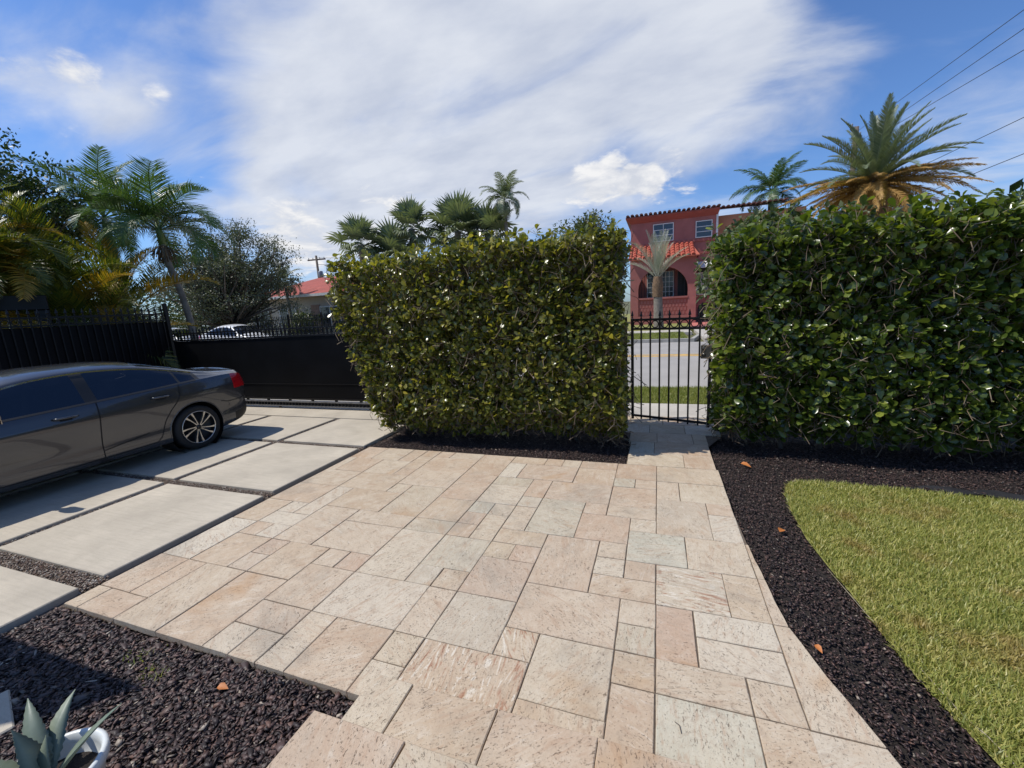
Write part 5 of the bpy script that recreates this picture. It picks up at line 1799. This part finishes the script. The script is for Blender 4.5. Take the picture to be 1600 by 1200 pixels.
def window(x0, x1, z0, z1, rows, cols, y=RY, frame=M['white'], parent=house):
    w = hb('window', x0, x1, y - 0.02, y + 0.04, z0, z1, M['pane'], parent)
    t = 0.055
    for a, b, c, d in ((x0 - t, x1 + t, z1, z1 + t), (x0 - t, x1 + t, z0 - t, z0), (x0 - t, x0, z0, z1), (x1, x1 + t, z0, z1)):
        hb('frame', a, b, y - 0.06, y + 0.02, c, d, frame, w)
    for k in range(1, rows):
        z = z0 + (z1 - z0) * k / rows
        hb('glazing_bar', x0, x1, y - 0.045, y - 0.021, z - 0.02, z + 0.02, frame, w)
    for k in range(1, cols):
        x = x0 + (x1 - x0) * k / cols
        hb('glazing_bar', x - 0.02, x + 0.02, y - 0.05, y - 0.021, z0, z1, frame, w)
    return w


window(-0.32, 1.0, 6.02, 7.16, 3, 2)
window(2.58, 3.56, 6.02, 7.06, 3, 1)
hb('string_course', -1.95, 3.95, RY - 0.09, RY + 0.01, 5.72, 5.88, M['stucco_trim'])
hb('string_course', 2.5, 3.95, RY - 0.09, RY + 0.01, 4.85, 5.0, M['stucco_trim'])
# porch with a wide arch
PY = 32.0
cx, hw, spr, ztop = 0.31, 1.66, 2.40, 4.62
x0, x1 = -1.9, 2.5
ol = [(x0, 0.0), (x1, 0.0), (x1, ztop), (x0, ztop)]
n = 20
arch = [(cx + hw * math.cos(PI * k / n), spr + 1.62 * math.sin(PI * k / n)) for k in range(n + 1)]     # right to left
wall = MB()


def quadstrip(yf, yb):
    v, f = [], []
    # face built as strips between the arch and the outer outline
    outer = []
    for px, pz in arch:
        outer.append((px, ztop))
    pts = [(x1, 1.9), (cx + hw, 1.9)]
    return v, f


def wall_face(y):
    v, f = [], []

    def q(*pp):
        m = len(v)
        v.extend([(px - O.x, y - O.y, pz) for px, pz in pp])
        f.append(tuple(range(m, m + len(pp))))
    q((x0, 0), (x1, 0), (x1, 0.62), (x0, 0.62))
    q((x0, 0.62), (cx - hw, 0.62), (cx - hw, spr), (x0, spr))
    q((cx + hw, 0.62), (x1, 0.62), (x1, spr), (cx + hw, spr))
    q((x0, spr), (cx - hw, spr), (cx - hw, ztop), (x0, ztop))
    q((cx + hw, spr), (x1, spr), (x1, ztop), (cx + hw, ztop))
    for a, b in zip(arch[:-1], arch[1:]):
        q(b, a, (a[0], ztop), (b[0], ztop))
    return v, f


v, f = wall_face(PY)
wall.add(v, f)
v, f = wall_face(PY + 0.32)
wall.add(v, [tuple(reversed(q)) for q in f])
for a, b in zip([(cx + hw, 0.62)] + arch, arch + [(cx - hw, 0.62)]):
    wall.add([(a[0] - O.x, PY - O.y, a[1]), (b[0] - O.x, PY - O.y, b[1]), (b[0] - O.x, PY + 0.32 - O.y, b[1]), (a[0] - O.x, PY + 0.32 - O.y, a[1])], [(0, 1, 2, 3)])
wall.add([(x1 - O.x, PY - O.y, 0), (x1 - O.x, RY - O.y, 0), (x1 - O.x, RY - O.y, ztop), (x1 - O.x, PY - O.y, ztop)], [(0, 1, 2, 3)])
wall.add([(x0 - O.x, PY - O.y, 0), (x0 - O.x, RY - O.y, 0), (x0 - O.x, RY - O.y, ztop), (x0 - O.x, PY - O.y, ztop)], [(3, 2, 1, 0)])
wall.build('porch_wall', M['stucco'], house)
hb('porch_floor', x0 + 0.01, x1 - 0.01, PY + 0.33, RY - 0.01, 0.0, 0.62, M['cream'])
# parapet of pierced bricks
hb('parapet', cx - hw, cx + hw, PY + 0.06, PY + 0.22, 0.625, 1.80, M['stucco_trim'])
hb('parapet_cap', cx - hw - 0.02, cx + hw + 0.02, PY - 0.03, PY + 0.30, 1.80, 1.92, M['stucco'])
hole = MB().box(-0.06, 0.06, -0.012, 0.0, -0.11, 0.11).mesh('parapet_block', M['stucco'])
for r_ in range(4):
    for k in range(15):
        link('parapet_block', hole, house, loc=(cx - hw + 0.14 + k * 0.225 + (0.1 if r_ % 2 else 0) - O.x, PY + 0.058 - O.y, 0.78 + r_ * 0.27))
w = window(-0.74, 1.05, 1.95, 3.75, 5, 7, RY - 0.05)
hb('window', 1.4, 2.2, RY - 0.06, RY - 0.01, 1.2, 3.9, M['trim'])
# iron bars across the arch
for k in range(1, 15):
    x = cx - hw + k * 2 * hw / 15
    zt = spr + 1.62 * math.sqrt(max(0, 1 - ((x - cx) / hw)**2))
    hb('window_bar', x - 0.014, x + 0.014, PY + 0.14, PY + 0.17, 1.92, zt, M['trim'])
# lean-to tile roof over the porch
lr = MB().add([(x0 - 0.1 - O.x, PY - 0.35 - O.y, 4.62), (x1 + 0.15 - O.x, PY - 0.35 - O.y, 4.62), (x1 - 0.3 - O.x, RY - 0.002 - O.y, 5.72), (x0 - 0.1 - O.x, RY - 0.002 - O.y, 5.72), (x0 - 0.1 - O.x, PY - 0.35 - O.y, 4.55), (x1 + 0.15 - O.x, PY - 0.35 - O.y, 4.55), (x1 + 0.15 - O.x, RY - O.y - 0.003, 4.55)],
              [(0, 1, 2, 3), (4, 5, 1, 0), (5, 6, 2, 1)]).build('shadow_slab', M['rtile'], house)
tm2 = barrel_mesh(2.5, 0.115, M['rtile'])
for k in range(14):
    link('roof_tile', tm2, lr, loc=(x0 + k * 0.32 + 0.02 - O.x - 0.02 * (k > 12), RY - O.y - 0.02, 5.72), rot=(R(25.3), 0, 0))
# right bay: arched barred window, awning, dark arch below
bw = window(2.72, 3.66, 1.98, 3.45, 2, 1, RY - 0.01)
fan_ = MB()
pts = [(3.19 + 0.5 * math.cos(PI * k / 12), 3.5 + 0.45 * math.sin(PI * k / 12)) for k in range(13)]
fan_.add([(a - O.x, -0.03, b) for a, b in pts], [tuple(range(13))]).build('arched_pane', M['trim'], bw)
for k in range(11):
    x = 2.72 + 0.94 * k / 10
    hb('window_bar', x - 0.014, x + 0.014, RY - 0.14, RY - 0.11, 1.94, 3.5, M['white'], bw)
for z in (1.94, 2.7, 3.5):
    hb('window_bar', 2.70, 3.68, RY - 0.145, RY - 0.105, z - 0.02, z + 0.02, M['white'], bw)
aw = MB().add([(2.6 - O.x, -0.02, 4.3), (4.0 - O.x, -0.02, 4.3), (4.0 - O.x, -0.95, 3.85), (2.6 - O.x, -0.95, 3.85), (2.6 - O.x, -0.02, 4.24), (4.0 - O.x, -0.02, 4.24), (4.0 - O.x, -0.95, 3.79), (2.6 - O.x, -0.95, 3.79)], [(0, 3, 2, 1), (3, 7, 6, 2), (4, 5, 6, 7), (0, 4, 7, 3), (1, 2, 6, 5)])
aw.build('awning', M['white'], house)
ap = [(3.2 + 0.42 * math.cos(PI * k / 12), 0.85 + 0.5 * math.sin(PI * k / 12)) for k in range(13)] + [(2.78, 0.1), (3.62, 0.1)]
MB().add([(a - O.x, -0.02, b) for a, b in ap], [tuple(range(15))]).build('cellar_opening', M['trim'], house)

# ---- low house with the red roof
lh = empty('low_house', (-27.5, 29.0, 0), 0, 'low pinkish house with a red tiled hip roof behind the street fence', 'house')


def lb(name, x0, x1, y0, y1, z0, z1, mat, parent=lh):
    return MB().box(x0 + 27.5, x1 + 27.5, y0 - 29, y1 - 29, z0, z1).build(name, mat, parent)


lb('wall', -36, -20.2, 29, 38, 0, 3.72, M['cream'])
lb('brick_front', -25.2, -20.6, 28.9, 28.998, 0, 3.0, M['brick'])
lb('brick_front', -28.5, -27.6, 28.9, 28.998, 0, 3.0, M['brick'])
e = 0.7
rf = MB()
a = [(-36 - e, 29 - e, 3.72), (-20.2 + e, 29 - e, 3.72), (-20.2 + e, 38 + e, 3.72), (-36 - e, 38 + e, 3.72), (-31.5, 33.5, 5.75), (-24.3, 33.5, 5.75)]
a = [(p[0] + 27.5, p[1] - 29, p[2]) for p in a] + [(p[0] + 27.5, p[1] - 29, p[2] + 0.18) for p in a[:4]]
rf.add(a, [(6, 7, 5, 4), (7, 8, 5), (8, 9, 4, 5), (9, 6, 4), (3, 2, 1, 0), (0, 1, 7, 6), (1, 2, 8, 7), (2, 3, 9, 8), (3, 0, 6, 9)])
rfo = rf.build('roof', M['farroof'], lh)
lb('fascia', -36 - e, -20.2 + e, 29 - e - 0.05, 29 - e - 0.005, 3.70, 3.92, M['white'])
for x0_, x1_ in ((-27.4, -25.4), (-24.2, -22.4), (-32.0, -30.2), (-34.6, -33.4)):
    ww = lb('window', x0_, x1_, 28.86, 28.90, 1.1, 2.75, M['pane'])
    for p in ((x0_ - 0.08, x1_ + 0.08, 2.75, 2.84), (x0_ - 0.08, x1_ + 0.08, 1.01, 1.1), (x0_ - 0.08, x0_, 1.1, 2.75), (x1_, x1_ + 0.08, 1.1, 2.75), ((x0_ + x1_) / 2 - 0.04, (x0_ + x1_) / 2 + 0.04, 1.1, 2.75)):
        lb('frame', p[0], p[1], 28.82, 28.87, p[2], p[3], M['white'], ww)
lb('garage_door', -30.0, -28.7, 28.93, 28.997, 0, 2.3, M['white'])

# ---- unseen slab added beyond the left edge to cast the bark bed's shadow
rp = empty('shadow_slab', (-6.2, -1.3, 0), 0, 'unseen flat white slab on posts beyond the left picture edge, added to shade the bark bed', 'roof')
kz = 2.6
sh = [(-2.62, 1.03), (-2.78, 0.84), (-3.3, 0.50), (-4.4, -0.4), (-4.6, -3.5), (-9.0, -3.5), (-9.0, 0.4), (-4.0, 1.02)]  # wanted shadow outline on the ground; the slab's shape is taken from it
MB().prism([(x + SUN.x / SUN.z * kz + 6.2, y + SUN.y / SUN.z * kz + 1.3) for x, y in reversed(sh)], kz, kz + 0.16).build('slab', M['white'], rp)
for x, y in ((-4.75, 0.45), (-5.9, -3.2), (-10.2, -3.2)):
    MB().bbox(x - 0.08 + 6.2, x + 0.08 + 6.2, y - 0.08 + 1.3, y + 0.08 + 1.3, -0.1, kz - 0.002, 0.01).build('post', M['white'], rp)

# ---- utility poles and wires
def pole(loc, h, label, arm_z, arm_rot, extra=True):
    root = empty('utility_pole', loc, 0, label, 'pole', 'wooden utility poles')
    MB().tube([(0, 0, -0.2), (0, 0, h * 0.5), (0, 0, h)], [0.17, 0.15, 0.12], 10).build('pole', M['pole'], root)
    for z in arm_z:
        am = MB().box(-1.15, 1.15, -0.06, 0.06, z - 0.07, z + 0.07, Matrix.Rotation(arm_rot, 4, 'Z')).build('crossarm', M['pole'], root)
        for x in (-1.0, -0.45, 0.45, 1.0):
            MB().lathe([(0.03, 0.0), (0.05, 0.05), (0.03, 0.09), (0.05, 0.13), (0.0, 0.2)], 8, Matrix.Rotation(arm_rot, 4, 'Z') @ Matrix.Translation((x, 0, z + 0.071))).build('insulator', M['zinc'], am)
    if extra:
        MB().lathe([(0.0, 0.0), (0.24, 0.0), (0.26, 0.06), (0.26, 0.75), (0.22, 0.82), (0.0, 0.86)], 16, Matrix.Translation((0.42, -0.1, h - 2.6))).build('transformer', M['zinc'], root)
    return root


pole((-37.4, 39.8, 0), 9.0, 'wooden utility pole with crossarm and transformer above the low house roof', (8.55,), R(8))
pole((10.4, 30.4, 0), 10.6, 'utility pole mostly hidden behind the big date palm', (10.3,), R(60))


def wire(a, b, sag, label, r=0.011):
    a, b = Vector(a), Vector(b)
    pts = []
    for k in range(17):
        t = k / 16
        p = a.lerp(b, t)
        p.z -= 4 * sag * t * (1 - t)
        pts.append(tuple(p))
    o = MB().tube(pts, r, 5).build('overhead_wire', M['wire'])
    return tag(o, label, 'wire', 'overhead wires')


wire((12.27, 36.6, 11.9), (9.43, 14.48, 8.89), 0.0, 'topmost overhead wire at the upper right')
wire((12.27, 36.45, 11.11), (9.43, 14.39, 8.4), 0.0, 'second overhead wire from the top at the upper right')
wire((12.27, 36.41, 10.88), (9.44, 14.26, 7.74), 0.0, 'third overhead wire from the top at the upper right')
wire((12.29, 35.78, 7.64), (9.45, 13.94, 6.08), 0.0, 'fourth overhead wire from the top, beside the date palm')
wire((12.3, 35.49, 6.12), (9.45, 13.76, 5.14), 0.0, 'lowest overhead wire, just over the right hedge')
wire((-37.4, 39.8, 8.75), (-5.0, 62.0, 9.6), 0.5, 'thin far wire running right from the crossarm of the pole above the low house', 0.02)
wire((-37.4, 39.8, 8.0), (-5.0, 62.0, 8.9), 0.5, 'lower thin far wire running right from the pole above the low house', 0.02)

# ---------------------------------------------------------------- small things
# white pot with an agave
pt = empty('plant_pot', (-2.075, 0.568, -0.055), 0, 'white glazed round pot in the bark bed at the lower left corner', 'pot')
MB().lathe([(0.0, 0.02), (0.085, 0.0), (0.105, 0.02), (0.150, 0.24), (0.166, 0.262), (0.166, 0.292), (0.157, 0.298), (0.146, 0.292), (0.141, 0.262), (0.128, 0.18), (0.0, 0.18)], 40).build('pot_body', M['potm'], pt)
MB().lathe([(0.0, 0.222), (0.07, 0.226), (0.134, 0.215)], 24).build('potting_soil', M['soil'], pt)
ag = empty('agave', (-2.10, 0.568, 0.165), 0, 'grey green agave with stiff toothed leaves in the white pot', 'plant')
ag.scale = (0.88, 0.88, 0.84)


def agave_leaf(az, L, w, el, droop, fold=0.35, tw=0.0):
    n = 26
    v, f = [], []
    x = z = 0.0
    for k in range(n + 1):
        t = k / n
        a = R(el) - droop * t**1.6
        wd = w * (0.55 + 1.25 * t - 0.1) if t < 0.38 else w * 0.925 * (1 - ((t - 0.38) / 0.62)**1.35)
        wd = max(wd, 0.0015)
        tooth = 1.0 + (0.11 if k % 2 else -0.05)
        th = 0.014 * (1 - t) + 0.002
        up = Vector((-math.sin(a), 0, math.cos(a)))
        c = Vector((x, 0, z))
        q = tw * t
        sd = Vector((0, math.cos(q), 0)) + up * math.sin(q)
        v += [tuple(c - sd * wd * tooth + up * fold * wd), tuple(c), tuple(c + sd * wd * tooth + up * fold * wd), tuple(c - up * th)]
        x += math.cos(a) * L / n
        z += math.sin(a) * L / n
    for k in range(n):
        a, b = k * 4, (k + 1) * 4
        f += [(a, a + 1, b + 1, b), (a + 1, a + 2, b + 2, b + 1), (a + 2, a + 3, b + 3, b + 2), (a + 3, a, b, b + 3)]
    mb = MB().add(v, f, True)
    return mb.build('leaf', M['agave'], ag, rot=(0, 0, R(az)))


for az, L, w, el, dr, tw in ((36, 0.44, 0.026, 50, 0.25, 0.5), (160, 0.40, 0.045, 64, 0.95, -0.3), (128, 0.36, 0.042, 60, 0.9, 0.3), (215, 0.42, 0.05, 45, 0.5, 0.0), (265, 0.36, 0.055, 50, 0.4, 0.1), (320, 0.34, 0.05, 40, 0.4, 0.0), (190, 0.30, 0.05, 76, 0.2, 0.0), (110, 0.22, 0.035, 80, 0.1, 0.0)):
    agave_leaf(az, L, w, el, dr, 0.35, tw)

st = MB().bbox(-0.35, 0.0, -0.35, 0.0, -0.06, -0.012, 0.006).build('stepping_stone', M['slab'], loc=(-2.85, 0.735, 0), rot=(0, 0, R(-18)))
tag(st, 'corner of a pale square stepping stone in the shaded bark at the left edge', 'paving stone')

# fallen leaves
fl = np_mesh('fallen_leaf', np.array(LEAF_V) * np.array([1, 1, 2.2]), LEAF_F, M['dryleaf'], True)
for x, y, s, rz, lbt in ((0.95, 4.74, 0.11, 60, 'orange fallen leaf on the mulch near the gate path'), (0.93, 3.46, 0.085, 150, 'small orange fallen leaf on the mulch beside the rounded lawn corner'),
                         (0.80, 2.20, 0.05, 20, 'rust coloured fallen leaf on the mulch beside the bend of the paving'), (-2.04, 1.18, 0.06, 100, 'orange fallen leaf on the coarse bark in front of the patio edge')):
    o = link('fallen_leaf', fl, None, loc=(x, y, -0.024), rot=(R(14), R(-10), R(rz)), scale=(s, s, s))
    tag(o, lbt, 'leaf', 'fallen leaves')

# weeds in the bark
for x, y, n, lbt in ((-2.74, 1.19, 26, 'small tuft of green weeds in the bark nearer the concrete slab'), (-2.54, 1.13, 34, 'small tuft of green weeds in the bark nearer the patio edge')):
    a = rng.uniform(0, 2 * PI, n)
    ln = rng.uniform(0.3, 1.6, n)
    d = np.stack([np.cos(a) * ln, np.sin(a) * ln, np.ones(n)], 1)
    h = rng.uniform(0.025, 0.06, n)
    pp = np.stack([rng.normal(0, 0.045, n), rng.normal(0, 0.03, n), np.full(n, 0.0)], 1)
    o = link('weed', scatter('weed', BLADE_V, BLADE_F, frames(d, np.tile(ZUP, (n, 1)) + rng.normal(0, 0.3, (n, 3)), rng.uniform(0.004, 0.008, n), h, h), pp, M['verge']), None, loc=(x, y, -0.045))
    tag(o, lbt, 'weed', 'weeds in the bark', 'stuff')

# thin edging line between lawn and mulch, crumpled black strip by the lawn's far edge
ed = MB().tube([(1.075, 3.0, -0.035), (1.13, 2.55, -0.028), (1.185, 2.30, -0.020), (1.215, 2.08, -0.014), (1.235, 1.98, -0.020), (1.262, 1.90, -0.012), (1.29, 1.78, -0.018), (1.42, 1.30, -0.03)], 0.0024, 6).build('edging_line', M['edging'])
tag(ed, 'thin pale edging line curving between the mulch and the lawn', 'edging')
fbm = MB()
v, f = [], []
for i in range(15):
    for j in range(5):
        x = 2.12 + i * 0.085
        y = 4.455 - 0.09 * (i / 14) + j * 0.042 * (0.35 + 0.65 * math.sin(PI * min(1, (i + 0.6) / 15)))
        v.append((x, y, -0.030 + 0.014 * math.sin(i * 1.3 + j) + 0.008 * math.sin(j * 2.1 + i * 0.4)))
for i in range(14):
    for j in range(4):
        f.append((i * 5 + j, (i + 1) * 5 + j, (i + 1) * 5 + j + 1, i * 5 + j + 1))
fbm.add(v, f, True)
tag(fbm.build('black_strip', M['fabric']), 'crumpled strip of matt black at the far edge of the lawn', 'fabric')

# slips of wood and straw lying about on the paving
for x, y, rz, L, lbt in ((-0.36, 1.33, 88, 0.11, 'thin dark twig lying on the paving before the steps'), (0.08, 1.60, -55, 0.05, 'short dark twig lying on the pale paver right of the steps')):
    zt = 0.0035 if y > 1.315 else 0.176
    o = MB().tube([(0, 0, 0), (L * 0.4, 0.008, 0.001), (L, -0.006, 0)], 0.0016, 5).build('twig', M['pole'], loc=(x, y, zt), rot=(0, 0, R(rz)))
    tag(o, lbt, 'twig', 'twigs on the paving')
